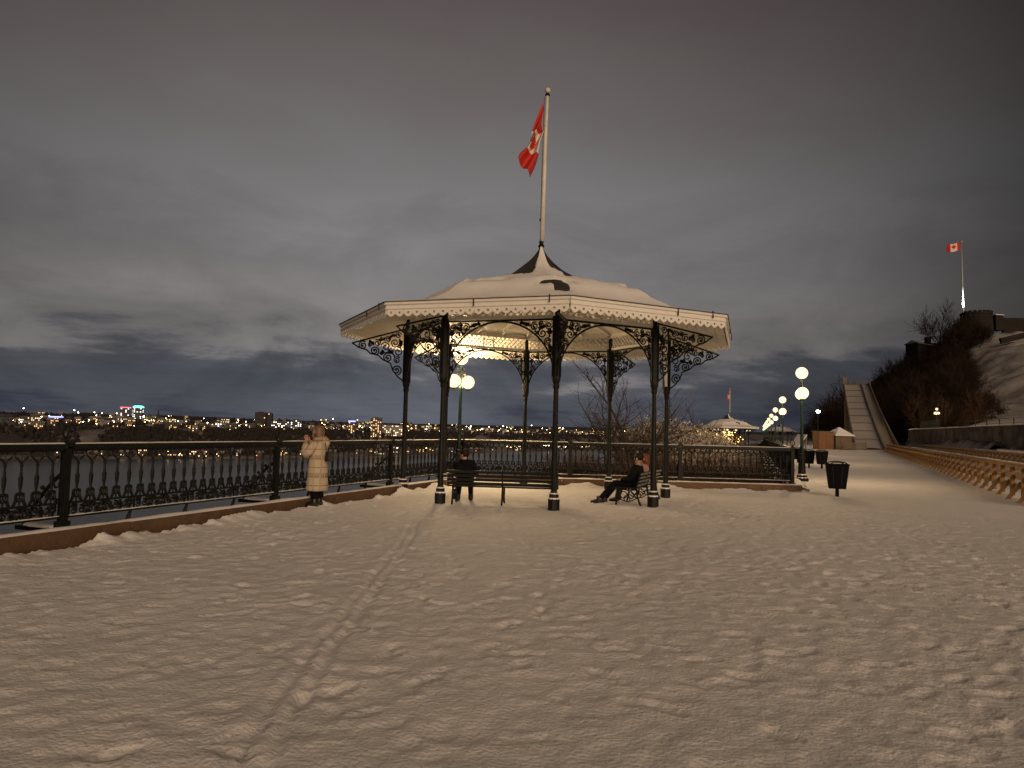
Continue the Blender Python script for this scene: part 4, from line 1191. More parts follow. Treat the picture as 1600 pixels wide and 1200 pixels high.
# pale slanted stair roof beyond the corner lamp
p = at(1243, 697, 72)
t = thing('covered_stair', 'pale snow-covered slanting stair cover behind the corner lamp post', 'stair', (p.x, p.y, 0), .2)
mb = MB(); mb.add([(-.5, -.8, .2), (.75, -.8, 1.75), (.75, .8, 1.75), (-.5, .8, .2), (-.5, -.8, .28), (.75, -.8, 1.85), (.75, .8, 1.85), (-.5, .8, .28)], [(0, 3, 2, 1), (4, 5, 6, 7), (0, 1, 5, 4), (1, 2, 6, 5), (2, 3, 7, 6), (3, 0, 4, 7)]); mb.build('slanted_cover', 'snow_clean', t)
mb = MB(); mb.box((.7, -.7, .85), (.1, .1, 1.7)); mb.box((.7, .7, .85), (.1, .1, 1.7)); mb.box((-.4, 0, .1), (.1, 1.4, .3)); mb.build('frame', 'timber_grey', t)

# ============================================================ STONE WALL, LAMP, FENCES
def wall():
    a = W0 - WD * 26; L = 26 + 54
    t = thing('stone_wall', 'long stone retaining wall with snowy coping below the wooded hill', 'wall', (a.x, a.y, 0), math.atan2(WD.y, WD.x))
    mb = MB(); mb.box((L / 2, -.2, 1.45), (L, .9, 3.1)); mb.build('wall_face', 'stone', t)
    x = 0; r = random.Random(2)
    while x < L: l = min(2.4, L - x); mb = MB(); mb.box((x + l / 2, -.15, 3.08 + r.uniform(-.01, .01)), (l - .02, 1.15, .16)); mb.build('coping_stone', 'stone', t); x += l
    snow_band('coping_snow', (0, -.15, 0), (L, -.15, 0), 1.05, 3.15, .12, 5, t, nseg=220, edge=.2)
    for i, (x0, x1, hh, yy) in enumerate(((6, 30, .9, .9), (30, 50, 1.3, 1.0), (52, 74, 1.0, 1.0))):
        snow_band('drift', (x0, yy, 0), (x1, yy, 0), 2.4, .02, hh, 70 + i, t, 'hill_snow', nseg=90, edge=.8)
wall()
lampw = at(1458, 668, 112)
s0, t0 = hill_ts(lampw.x, lampw.y)[::-1]
lw = make_lamp('lone globe lamp post shining above the stone wall in front of the hill', (lampw.x + .6, lampw.y, 3.05), 1.9, None, 'globe', 1100); lw.scale = (.86,) * 3
def rail_fence(label, p, q, h, n, mesh=False):
    d = q - p; L = d.length; t = thing('wire_fence', label, 'fence', p, math.atan2(d.y, d.x))
    dz = q.z - p.z
    for i in range(n + 1): mb = MB(); mb.box((L * i / n, 0, h / 2 + dz * i / n), (.09, .09, h)); mb.build('post', 'iron', t)
    mb = MB()
    for z in (.1, .5, 1.0): mb.bar((0, 0, h * z), (L, 0, h * z + dz), .05, .05)
    if mesh:
        for i in range(int(L / .22)): mb.box((i * .22, 0, h / 2 + dz * i * .22 / L), (.03, .03, h))
    mb.build('rail', 'iron', t)
fa = W0 + WD * 51 + WN * 1.0; fb = W0 + WD * 38 + WN * 1.0
rail_fence('mesh fence panel on the stone wall beside the wall lamp', Vector((fa.x, fa.y, 3.05)), Vector((fb.x, fb.y, 3.05)), 1.4, 4, True)
fa = W0 + WD * 24 + WN * .9; fb = W0 + WD * -8 + WN * .9
rail_fence('thin railing with tall posts on top of the stone wall by the snowy slope', Vector((fa.x, fa.y, 3.05)), Vector((fb.x, fb.y, 3.05)), .9, 7)

# ============================================================ PEOPLE
def skin_obj(name, verts, edges, radii, matname, parent, root=0, sub=2, face_mats=None):
    me = bpy.data.meshes.new(name); me.from_pydata([tuple(v) for v in verts], edges, [])
    o = bpy.data.objects.new(name, me); C.objects.link(o)
    o.modifiers.new('skin', 'SKIN')
    lay = me.skin_vertices[0] if me.skin_vertices else None
    for i, r in enumerate(radii):
        rr = r if hasattr(r, '__len__') else (r, r)
        lay.data[i].radius = rr; lay.data[i].use_root = (i == root)
    sb_ = o.modifiers.new('sub', 'SUBSURF'); sb_.levels = sub; sb_.render_levels = sub
    dg = bpy.context.evaluated_depsgraph_get(); dg.update()
    nm = bpy.data.meshes.new_from_object(o.evaluated_get(dg)); nm.name = name
    nm.materials.clear()
    for k in ([matname] if isinstance(matname, str) else matname): nm.materials.append(MATS[k])
    if face_mats: nm.polygons.foreach_set('material_index', [face_mats(p.center) for p in nm.polygons])
    nm.polygons.foreach_set('use_smooth', [True] * len(nm.polygons))
    bpy.data.objects.remove(o); bpy.data.meshes.remove(me)
    return inst(name, nm, parent)
class Skel:
    def __init__(s): s.v = []; s.r = []; s.e = []; s.n = {}
    def j(s, name, p, r, to=None):
        s.n[name] = len(s.v); s.v.append(Vector(p)); s.r.append(r)
        if to: s.e.append((s.n[to], s.n[name]))
        return s
    def limb(s, to, pts):
        for nm, p, r in pts: s.j(nm, p, r, to); to = nm
        return s
def hand(sk, wrist, fwd, side, pre):
    """palm and five bent fingers grown from a wrist joint"""
    w = sk.v[sk.n[wrist]]; fwd = Vector(fwd).normalized(); side = Vector(side).normalized(); nrm_ = fwd.cross(side)
    sk.j(pre + 'palm', w + fwd * .06, .020, wrist)
    for k, (l, sp_) in enumerate(((.060, -.03), (.072, -.010), (.068, .010), (.052, .028))):
        b0 = w + fwd * .085 + side * sp_
        sk.j('%sf%d' % (pre, k), b0, .0095, pre + 'palm'); sk.j('%sg%d' % (pre, k), b0 + fwd * l * .5 + nrm_ * .012, .0085, '%sf%d' % (pre, k)); sk.j('%sh%d' % (pre, k), b0 + fwd * l * .75 + nrm_ * .035, .0075, '%sg%d' % (pre, k))
    sk.j(pre + 't0', w + fwd * .035 - side * .035, .011, pre + 'palm'); sk.j(pre + 't1', w + fwd * .07 - side * .05 + nrm_ * .015, .009, pre + 't0')
def head(sk, neck, c, fwd, pre='hd'):
    """neck to crown with brow, nose and chin; c = centre of the head"""
    c = Vector(c); fwd = Vector(fwd).normalized(); up = Vector((0, 0, 1)); side = fwd.cross(up)
    sk.j(pre + '0', c - up * .055 - fwd * .01, (.062, .066), neck); sk.j(pre + '1', c + up * .02, (.076, .086), pre + '0'); sk.j(pre + '2', c + up * .085 - fwd * .01, (.058, .064), pre + '1')
    sk.j(pre + 'n', c + fwd * .098 - up * .012, .010, pre + '1'); sk.j(pre + 'c', c + fwd * .070 - up * .088, .022, pre + '0')
def face_bits(parent, c, fwd, up=None):
    c = Vector(c); fwd = Vector(fwd).normalized(); up = Vector((0, 0, 1)); side = fwd.cross(up).normalized()
    for s_ in (-1, 1):
        p = c + fwd * .078 + side * (s_ * .033) + up * .012
        mb = MB(); mb.ball(p, .0105, 8); mb.build('eye', 'eye_dark', parent)
        p = c + side * (s_ * .080) - up * .005
        mb = MB(); mb.ball(p, .024, 8, sz=1.35); mb.build('ear', 'skin', parent, smooth=True)
    p = c + fwd * .088 - up * .052
    mb = MB(); mb.tube([p - side * .024, p + fwd * .004, p + side * .024], [.003, .006, .003], 6); mb.build('mouth', 'lip', parent)

# ---- woman in the plaid coat, facing the river (local +y), phone raised to her face
wl_ = Vector((-3.70, 14.0, 0)); wrot = math.atan2(.22, -.97) - PI / 2
w = thing('person', 'standing person in a long beige plaid coat holding up a phone at the railing', 'person', (wl_.x, wl_.y, gh(wl_.x, wl_.y) - .02), wrot)
hc = Vector((0, .05, 1.425))
sk = Skel(); sk.j('pel', (0, 0, .78), (.12, .10)); sk.limb('pel', [('sp', (0, -.01, 1.0), (.11, .09)), ('ch', (0, -.02, 1.17), (.13, .09)), ('nk', (0, 0, 1.29), (.045, .045))])
head(sk, 'nk', hc, (0, .97, -.2))
for s_, n_ in ((-1, 'L'), (1, 'R')):
    sk.limb('ch', [('sh' + n_, (s_ * .155, -.01, 1.20), .05), ('el' + n_, (s_ * .20, .12, .99), .038), ('wr' + n_, (s_ * .07, .23, 1.22), .025)])
    hand(sk, 'wr' + n_, (-s_ * .25, .2, .95), (s_ * .3, .9, 0), 'h' + n_)
    sk.limb('pel', [('hp' + n_, (s_ * .085, 0, .74), .08), ('kn' + n_, (s_ * .09, .015, .42), .055), ('an' + n_, (s_ * .09, -.01, .08), .036), ('to' + n_, (s_ * .10, .13, .035), .03)])
skin_obj('body', sk.v, sk.e, sk.r, 'skin', w)
face_bits(w, hc, (0, .97, -.2))
c = MB()
coat = []
for z, rx, ry, yo in ((.30, .205, .195, .0), (.36, .208, .198, 0), (.55, .20, .19, 0), (.75, .198, .18, 0), (.92, .195, .168, -.005), (1.05, .20, .16, -.01), (1.15, .205, .15, -.015), (1.21, .19, .135, -.015), (1.255, .145, .115, -.01), (1.29, .095, .09, 0), (1.33, .085, .085, .005)):
    coat.append(((0, yo, z), rx, ry))
c.rings(coat, n=40)
for i_, (x_, y_, z_) in enumerate(c.v):
    a_ = math.atan2(y_, x_); f_ = max(0, (1.12 - z_) / .8)
    k_ = 1 + f_ * (.045 * math.sin(5 * a_ + 1.3 + z_ * 2) + .025 * math.sin(11 * a_ + z_ * 5)) + .018 * math.sin(z_ * 23 + a_ * 2)
    c.v[i_] = (x_ * k_, y_ * k_, z_)
co_ = c.build('coat', 'plaid', w, smooth=True)
for s_ in (-1, 1):
    m_ = MB(); m_.tube([(s_ * .13, -.01, 1.215), (s_ * .185, 0, 1.17), (s_ * .225, .07, 1.06), (s_ * .225, .13, .985), (s_ * .19, .185, 1.02), (s_ * .12, .215, 1.12), (s_ * .085, .225, 1.19)], [.075, .083, .085, .085, .078, .068, .06], 12)
    m_.build('sleeve', 'plaid', co_, smooth=True)
m_ = MB(); m_.tube([(0, -.10, 1.285), (.09, -.08, 1.29), (.125, .01, 1.275), (.06, .09, 1.25)], [.05, .045, .04, .02], 10); m_.tube([(0, -.10, 1.285), (-.09, -.08, 1.29), (-.125, .01, 1.275), (-.06, .09, 1.25)], [.05, .045, .04, .02], 10)
m_.tube([(0, -.09, 1.30), (0, -.155, 1.22), (0, -.165, 1.12)], [.07, .085, .03], 12); m_.build('hood', 'plaid', co_, smooth=True)
m_ = MB()
for s_ in (-1, 1):
    m_.tube([(s_ * .085, 0, .76), (s_ * .09, .015, .42), (s_ * .09, -.005, .16)], [.098, .085, .082], 12); 
m_.build('trousers', 'cloth_black', w, smooth=True)
for s_ in (-1, 1):
    m_ = MB(); m_.tube([(s_ * .09, -.005, .20), (s_ * .09, -.005, .07), (s_ * .09, -.0, .045)], [.062, .062, .06], 10); m_.tube([(s_ * .09, -.07, .045), (s_ * .095, .06, .045), (s_ * .10, .16, .038)], [.042, .05, .035], 10); m_.build('boot', 'leather_black', w, smooth=True)
m_ = MB()     # shoulder-length light hair
m_.rings([((0, -.035, 1.24), .05, .03), ((0, -.03, 1.28), .085, .06), ((0, -.015, 1.34), .102, .088), ((0, -.005, 1.42), .104, .098), ((0, .0, 1.48), .098, .098), ((0, .005, 1.53), .07, .075), ((0, .01, 1.552), .02, .025)], n=18)
m_.tube([(-.075, .05, 1.52), (-.093, .075, 1.44), (-.085, .08, 1.34), (-.075, .065, 1.25)], [.02, .024, .026, .012], 8); m_.tube([(.075, .05, 1.52), (.093, .075, 1.44), (.085, .08, 1.34), (.075, .065, 1.25)], [.02, .024, .026, .012], 8)
m_.build('hair', 'hair_light', w, smooth=True)
def W2(o, p): return Matrix.Translation(o.location) @ Matrix.Rotation(o.rotation_euler.z, 4, 'Z') @ Vector(p)
m_ = MB(); m_.box((0, 0, 0), (.072, .009, .15)); ph_ = m_.build('phone', 'leather_black', None, W2(w, (0, .265, 1.33)), (0.12, 0, wrot)); tag(ph_, 'black phone held up by the person in the plaid coat', 'phone')
hb = thing('handbag', 'small black shoulder bag hanging against the back of the plaid coat', 'bag', W2(w, (-.02, -.235, .86)), wrot)
m_ = MB(); m_.box((0, 0, .1), (.2, .07, .19), taper=.86); m_.build('pouch', 'leather_black', hb); m_ = MB(); m_.tube([(-.09, 0, .18), (-.08, .05, .32), (-.02, .07, .42)], .008, 5); m_.tube([(.09, 0, .18), (.08, .05, .32), (.02, .07, .42)], .008, 5); m_.build('strap', 'leather_black', hb)

# ---- seated figures: local +y is where the bench faces, origin on the ground under the seat
def seated(label, loc, rz, hipy, lean, knees, feet, arms, headc, fwd, hair, top, leg, shoe, extra=None):
    t = thing('person', label, 'person', loc, rz)
    sk = Skel(); sk.j('pel', (0, hipy, .50), (.13, .11))
    ch = Vector((lean[0], lean[1], lean[2])); mid_ = Vector((ch.x * .4, hipy * .55 + ch.y * .45, (.50 + ch.z) / 2))
    sk.limb('pel', [('sp', mid_, (.12, .10)), ('ch', ch, (.14, .10)), ('nk', ch + (Vector(headc) - ch) * .5, (.05, .05))])
    head(sk, 'nk', headc, fwd)
    jk = Skel(); jk.j('pel', (0, hipy, .50), (.18, .165)); jk.limb('pel', [('sp', mid_, (.20, .17)), ('ch', ch, (.215, .17)), ('co', ch + (Vector(headc) - ch) * .50, (.105, .105))])
    tr = Skel(); tr.j('pel', (0, hipy, .49), (.14, .11))
    for i, (s_, n_) in enumerate(((-1, 'L'), (1, 'R'))):
        sh = ch + Vector((s_ * .17, 0, .03)); el, wr, hd_ = arms[i]
        sk.limb('ch', [('sh' + n_, sh, .05), ('el' + n_, el, .038), ('wr' + n_, wr, .026)])
        hand(sk, 'wr' + n_, hd_, (s_, 0, .1), 'h' + n_)
        wv = Vector(wr); ev = Vector(el)
        jk.limb('ch', [('sh' + n_, sh, .105), ('el' + n_, el, .085), ('wr' + n_, ev.lerp(wv, .95), .062)])
        kn, an = Vector(knees[i]), Vector(feet[i]); hip = Vector((s_ * .09, hipy + .02, .49)); toe = an + Vector((0, .15, -.03)) if len(feet[i]) == 3 else an
        sk.limb('pel', [('hp' + n_, hip, .075), ('kn' + n_, kn, .055), ('an' + n_, an, .036), ('to' + n_, toe, .03)])
        tr.limb('pel', [('hp' + n_, hip, .095), ('kn' + n_, kn, .072), ('an' + n_, kn.lerp(an, .92), .055)])
        m_ = MB(); dv = (toe - an).normalized(); m_.tube([an + Vector((0, 0, .09)), an + Vector((0, 0, .0)), an + Vector((0, 0, -.025))], [.055, .055, .05], 10); m_.tube([an - dv * .06 + Vector((0, 0, -.02)), an + dv * .08 + Vector((0, 0, -.015)), an + dv * .19 + Vector((0, 0, -.01))], [.042, .047, .034], 10); m_.build('shoe', shoe, t, smooth=True)
    skin_obj('body', sk.v, sk.e, sk.r, 'skin', t)
    face_bits(t, headc, fwd)
    skin_obj('jacket', jk.v, jk.e, jk.r, top, t); skin_obj('trousers', tr.v, tr.e, tr.r, leg, t)
    hc = Vector(headc); f = Vector(fwd).normalized()
    m_ = MB(); b = hc - f * .022
    m_.ball(b + Vector((0, 0, .035)), .104, 14, sz=.92)
    if hair[1] > 0: m_.rings([((b.x - f.x * .03, b.y - f.y * .03, hc.z - hair[1]), .05, .05), ((b.x - f.x * .02, b.y - f.y * .02, hc.z - hair[1] * .6), .085, .085), ((b.x - f.x * .01, b.y - f.y * .01, hc.z - .02), .098, .098), ((b.x, b.y, hc.z + .05), .095, .095)], n=14)
    m_.build('hair', hair[0], t, smooth=True)
    return t
# man at the left end of the long bench, leaning forward, head turned to the left
sx_ = -.98; sy_ = 15.66
seated('seated person in a dark jacket at the end of the long bench, head turned aside', (sx_, sy_, gh(sx_, sy_) - .01), 0, -.02, (0, .13, .80),
       [(-.12, .42, .47), (.12, .42, .48)], [(-.15, .40, .085), (.13, .42, .085)], [((-.25, .22, .62), (-.06, .36, .58), (.3, .8, -.2)), ((.25, .22, .62), (.06, .37, .57), (-.3, .8, -.2))],
       (-.03, .20, 1.03), (-.92, .36, -.1), ('hair_dark', 0), 'cloth_navy', 'cloth_black', 'leather_black')
# two people on the other bench
def on_bench(u): p = bench2_c + bdir * u; return Vector((p.x, p.y, gh(p.x, p.y) - .01))
rz2 = math.atan2(bdir.y, bdir.x)
seated('seated person in dark coat leaning back with legs stretched out on the frosted bench', on_bench(-.78), rz2, -.05, (0, -.17, .80),
       [(-.10, .34, .50), (.10, .36, .45)], [(-.09, .70, .09), (.10, .62, .09)], [((-.24, -.04, .60), (-.12, .20, .56), (.4, .9, 0)), ((.24, -.04, .60), (.10, .22, .57), (-.4, .9, 0))],
       (0, -.17, 1.06), (.1, .97, -.15), ('hair_dark', .0), 'cloth_black', 'cloth_navy', 'leather_black')
seated('seated person with auburn hair and pale collar, mostly hidden by a bandstand column', on_bench(-.22), rz2, -.05, (0, -.15, .79),
       [(-.10, .36, .47), (.10, .36, .47)], [(-.09, .42, .09), (.10, .44, .09)], [((-.24, .0, .60), (-.08, .22, .56), (.4, .9, 0)), ((.24, .0, .60), (.08, .22, .57), (-.4, .9, 0))],
       (.03, -.17, 1.02), (-.2, .95, -.1), ('hair_auburn', .16), 'cloth_pink', 'cloth_brown', 'leather_black')

# ============================================================ TREES AND SHRUBS
def grow(mb, p, d, L, r, lev, rnd, spread, kids, up, rmin, nseg=4, sides=(6, 5, 4, 3, 3, 3), taper=.55, tips=None):
    pts = [p]; rad = [r]; q = p.copy(); dd = d.copy()
    for i in range(nseg):
        dd = (dd + Vector((rnd.gauss(0, .13), rnd.gauss(0, .13), rnd.gauss(0, .10) + up))).normalized()
        q = q + dd * (L / nseg); pts.append(q.copy()); rad.append(max(rmin, r * (1 - (1 - taper) * (i + 1) / nseg)))
    if lev == 0: rad[-1] = rmin * .5
    mb.tube(pts, rad, sides[min(len(sides) - 1, MAXL - lev)], cap=False)
    if lev == 0:
        if tips is not None: tips.append(q.copy())
        return
    n = kids[MAXL - lev]
    for k in range(n):
        f = (k + rnd.uniform(.3, 1)) / n
        f = .30 + .70 * f if lev == MAXL else .2 + .8 * f
        i = min(nseg - 1, int(f * nseg)); u = f * nseg - i
        b = pts[i].lerp(pts[min(i + 1, nseg)], u)
        ax = (pts[min(i + 1, nseg)] - pts[i]).normalized()
        az = rnd.uniform(0, 2 * PI); o = ax.orthogonal().normalized(); o = Matrix.Rotation(az, 3, ax) @ o
        an = rnd.uniform(spread[0], spread[1])
        nd = (ax * math.cos(an) + o * math.sin(an)).normalized()
        grow(mb, b, nd, L * rnd.uniform(.45, .72) * (1.15 - .4 * f), max(rmin, rad[i] * .55), lev - 1, rnd, spread, kids, up, rmin, max(2, nseg - 1), sides, taper, tips)
    if lev == MAXL or True:
        grow(mb, pts[-1], dd, L * .6, max(rmin, rad[-1]), lev - 1, rnd, spread, kids, up, rmin, max(2, nseg - 1), sides, taper, tips)
MAXL = 4
def tree_meshes(seed, h, levels, kids, spread, up, r0, rmin, stems=1, tips=None, trunk_frac=.42):
    global MAXL
    MAXL = levels; rnd = random.Random(seed); tr, cr_ = MB(), MB()
    for s_ in range(stems):
        a = rnd.uniform(0, 2 * PI); ln = 0 if stems == 1 else rnd.uniform(.15, .55)
        d = Vector((math.cos(a) * ln, math.sin(a) * ln, 1)).normalized(); p = Vector((math.cos(a) * .12 * (stems > 1), math.sin(a) * .12 * (stems > 1), -.35))
        pts = [p]; rad = [r0]; q = p.copy(); n = 5; L = h * trunk_frac * rnd.uniform(.85, 1.1)
        for i in range(n): d = (d + Vector((rnd.gauss(0, .06), rnd.gauss(0, .06), .03))).normalized(); q = q + d * L / n; pts.append(q.copy()); rad.append(r0 * (1 - .45 * (i + 1) / n))
        tr.tube(pts, rad, 7 if stems == 1 else 5, cap=False)
        for k in range(kids[0]):
            f = .45 + .55 * (k + rnd.random()) / kids[0]; i = min(n - 1, int(f * n)); b = pts[i].lerp(pts[i + 1], f * n - i)
            az = rnd.uniform(0, 2 * PI); an = rnd.uniform(*spread); o = Matrix.Rotation(az, 3, d) @ d.orthogonal().normalized()
            grow(cr_, b, (d * math.cos(an) + o * math.sin(an)).normalized(), h * .36 * rnd.uniform(.8, 1.15) * (1.2 - .4 * f), rad[i] * .6, levels - 1, rnd, spread, [0] + kids[1:], up, rmin, 4, tips=tips)
        grow(cr_, pts[-1], d, h * .36, rad[-1], levels - 1, rnd, spread, [0] + kids[1:], up, rmin, 4, tips=tips)
    return tr, cr_
def make_tree(name, label, cat, trm, crm, loc, rz, scale, group=None):
    t = thing(name, label, cat, loc, rz, group); t.scale = (scale,) * 3
    inst('trunk', trm, t); inst('crown', crm, t); return t

# --- the bare tree and shrubs on the slope behind the rear railing
a, b = tree_meshes(11, 8.2, 4, [10, 5, 5, 4], (.5, 1.15), .04, .15, .0075, trunk_frac=.62)
p = at(983, 690, 31)
make_tree('bare_tree', 'tall bare tree with fine dark twigs behind the railing and bandstand', 'tree', take(a, 'bark_pale'), take(b, 'bark'), (p.x, 31, -3.9), .4, .9)
SHR = []
for i, (sd, h) in enumerate(((3, 3.4), (8, 3.0), (21, 3.8), (33, 2.8))):
    a, b = tree_meshes(sd, h, 3, [4, 4, 4], (.25, .7), .05, .028, .006, stems=9)
    SHR.append((take(a, 'twig_red'), take(b, 'twig_red')))
r = random.Random(5)
for i in range(64):
    y = r.uniform(23.6, 33); tx = r.uniform(.045, .345); x = tx * y
    if -((x - KR.x) * RD.y - (y - KR.y) * RD.x) < .9: continue
    z = -1.7 - .12 * (y - 22.3)
    make_tree('bare_shrub', 'leafless reddish brown shrub growing behind the rear railing', 'shrub', *SHR[i % 4], (x, y, z), r.uniform(0, 6.3), r.uniform(.75, 1.0), 'brown shrubs behind the rear railing')
# pale plumed shrubs
PLU = []
for sd in (4, 15, 27):
    tips = []; a, b = tree_meshes(sd, 3.6, 3, [4, 4, 4], (.25, .75), .05, .03, .008, stems=8, tips=tips)
    rr = random.Random(sd); pm = MB()
    for t_ in tips:
        if t_.z < 1.2 or rr.random() < .4: continue
        for k in range(5):
            c = t_ + Vector((rr.gauss(0, .06), rr.gauss(0, .06), rr.gauss(0, .06))); s_ = rr.uniform(.045, .085)
            v = [c + Vector((rr.uniform(-1, 1), rr.uniform(-1, 1), rr.uniform(-1, 1))) * s_ for _ in range(4)]
            pm.add(v, [(0, 1, 2), (0, 2, 3), (0, 3, 1), (1, 3, 2)])
    PLU.append((take(a, 'bark'), take(b, 'bark'), take(pm, 'plume')))
def plumed(pxx, pyt, Y, sc_, i, lab, grp):
    p = at(pxx, pyt, Y); h = 3.9 * sc_
    t = make_tree('plumed_shrub', lab, 'shrub', PLU[i % 3][0], PLU[i % 3][1], (p.x, Y, p.z - h), i * 1.3, sc_, grp)
    inst('seed_heads', PLU[i % 3][2], t)
    return t
for i, (pxx, pyt, Y, s_) in enumerate(((1005, 634, 36, 1.0), (1022, 640, 38, .95), (1040, 642, 40, 1.0), (1056, 646, 42, 1.0), (1075, 648, 44, 1.05), (1090, 652, 46, 1.0), (1104, 655, 48, 1.0), (1120, 660, 50, .95), (1030, 655, 36, .9), (1064, 660, 38, .9))):
    plumed(pxx, pyt, Y, s_, i, 'bare shrub tipped with pale frosted seed heads beyond the rear railing', 'pale plumed shrubs on the slope')
a, b = tree_meshes(51, 7, 4, [8, 4, 4, 3], (.4, 1.0), .05, .11, .010)
p = at(1092, 632, 62); make_tree('bare_tree', 'thin dark leafless sapling rising behind the pale frosted shrubs', 'tree', take(a, 'bark_dark'), take(b, 'bark_dark'), (p.x, 62, p.z - 7.4), 1, 1)
# string-lit bushes before the far bandstand
mat('string_light', (1, .7, .3), .4, emit=((1.0, .58, .16), 9.0))
for i, (pxx, Y) in enumerate(((1082, 92), (1098, 95), (1112, 98), (1124, 100), (1134, 101), (1143, 103))):
    p = at(pxx, 684, Y); rr = random.Random(70 + i)
    t = make_tree('lit_bush', 'bush wrapped in golden string lights in front of the far bandstand', 'bush', *SHR[i % 4], (p.x, Y, -.9), i, 1.0, 'golden lit bushes by the far bandstand')
    mb = MB()
    for k in range(46): mb.ball((rr.gauss(0, .65), rr.gauss(0, .6), rr.uniform(1.3, 3.0)), rr.uniform(.035, .07), 6)
    mb.build('string_lights', 'string_light', t)

# --- trees on the wooded hill
HT = []
for sd, h in ((2, 11), (13, 12), (24, 10), (35, 13), (46, 9)):
    a, b = tree_meshes(sd, h, 4, [9, 5, 4, 4], (.35, 1.0), .06, .17, .022, trunk_frac=.36)
    HT.append((take(a, 'bark_dark'), take(b, 'bark_dark')))
HB = []
for sd, h in ((5, 6), (16, 5), (28, 7)):
    a, b = tree_meshes(sd, h, 3, [5, 5, 5], (.25, .8), .05, .05, .020, stems=10)
    HB.append((take(a, 'bark_dark'), take(b, 'bark_dark')))
def pix(p):
    v = Vector(p) - Vector((0, 0, EYE)); d = v.dot(_fw)
    return 800 + F_PX * v.dot(_r2) / d, 600 - F_PX * v.dot(_u2) / d
def skyline(x): return float(np.interp(x, [1300, 1330, 1360, 1400, 1422, 1470, 1500, 1520, 1545, 1570], [602, 586, 566, 550, 540, 538, 494, 494, 515, 555]))
r = random.Random(17); cnt = 0; tries = 0; spots = []
while cnt < 190 and tries < 9000:
    tries += 1
    y = r.uniform(118, 262); tn_ = r.uniform(.452, .672); x = tn_ * y
    tt, s_ = hill_ts(x, y)
    if s_ < 3 or tt < 56: continue
    z = hill_at(x, y)
    if tn_ > .665 and z > 30 or (tn_ > .628 and z < 25) or (tn_ > .655 and z < 30): continue
    if any((x - q[0]) ** 2 + (y - q[1]) ** 2 < 10 for q in spots): continue
    spots.append((x, y)); cnt += 1
    k = cnt % 5
    sc_ = r.uniform(.7, 1.05); hh = (11, 12, 10, 13, 9)[k]
    for _ in range(8):
        a_, b_ = pix((x, y, z + hh * sc_))
        if b_ < skyline(a_): sc_ *= .82
    if sc_ < .25: continue
    make_tree('bare_tree', ('leafless dark tree high in the wood just below the fortress' if z > 24 else 'leafless dark tree at the foot of the wooded hill behind the stone wall lamp' if z < 9 else 'leafless dark tree halfway up the dense wood on the hillside'), 'tree', *HT[k], (x, y, z - .2), r.uniform(0, 6.3), sc_, 'leafless trees covering the hillside')
cnt = 0
while cnt < 200:
    y = r.uniform(118, 258); tn_ = r.uniform(.45, .655); x = tn_ * y; tt, s_ = hill_ts(x, y)
    if s_ < 1.5 or tt < 54: continue
    if tn_ > .618 and hill_at(x, y) < 26: continue
    cnt += 1
    sc_ = r.uniform(.8, 1.3); hz_ = hill_at(x, y)
    for _ in range(8):
        a_, b_ = pix((x, y, hz_ + 6 * sc_))
        if b_ < skyline(a_): sc_ *= .8
    make_tree('brush', ('low tangle of leafless brush between the trees below the fortress' if hz_ > 24 else 'low tangle of leafless brush at the foot of the wooded hill' if hz_ < 9 else 'low tangle of leafless brush between trees halfway up the hill'), 'shrub', *HB[cnt % 3], (x, y, hz_ - .3), r.uniform(0, 6.3), sc_, 'brush on the hillside')
# trees left of the slide
for i, (pxx, pyt, Y) in enumerate(((1262, 655, 150), (1275, 632, 175), (1288, 618, 185), (1300, 605, 190), (1312, 590, 195), (1285, 640, 150), (1300, 640, 165), (1270, 655, 200), (1326, 588, 205), (1340, 580, 210))):
    p = at(pxx, pyt, Y); h = max(4, p.z); k = i % 5; base = (11, 12, 10, 13, 9)[k] * 1.05
    make_tree('bare_tree', 'leafless tree rising behind the booths left of the toboggan slide', 'tree', *HT[k], (p.x, Y, 0), i * 2.1, h / base, 'trees left of the slide')
# crown of the fortress tree, the flat-topped tree and the lamplit bush
p = at(1465, 468, 225); zb_ = hill_at(p.x, 225); make_tree('bare_tree', 'large spreading leafless tree silhouetted beside the fortress bastion', 'tree', *HT[1], (p.x, 225, zb_ - 1), .8, (p.z - zb_ + 1) / 12.2)
p = at(1549, 652, 118)
a, b = tree_meshes(91, 5.4, 4, [9, 5, 4, 3], (.9, 1.35), .01, .13, .020, trunk_frac=.62)
make_tree('bare_tree', 'small flat-topped leafless tree standing alone against the snowy slope', 'tree', take(a, 'bark_dark'), take(b, 'bark_dark'), (p.x, 118, hill_at(p.x, 118) - .1), .3, 1.0)
for i, (pxx, Y) in enumerate(((1500, 120), (1516, 121), (1530, 119), (1508, 126), (1485, 128), (1522, 128))):
    p = at(pxx, 660, Y); make_tree('brush', 'reddish bush lit by the lone lamp above the stone wall', 'shrub', *SHR[i % 4], (p.x, Y, hill_at(p.x, Y) - .2), i, 1.7, 'lamplit bushes above the wall')

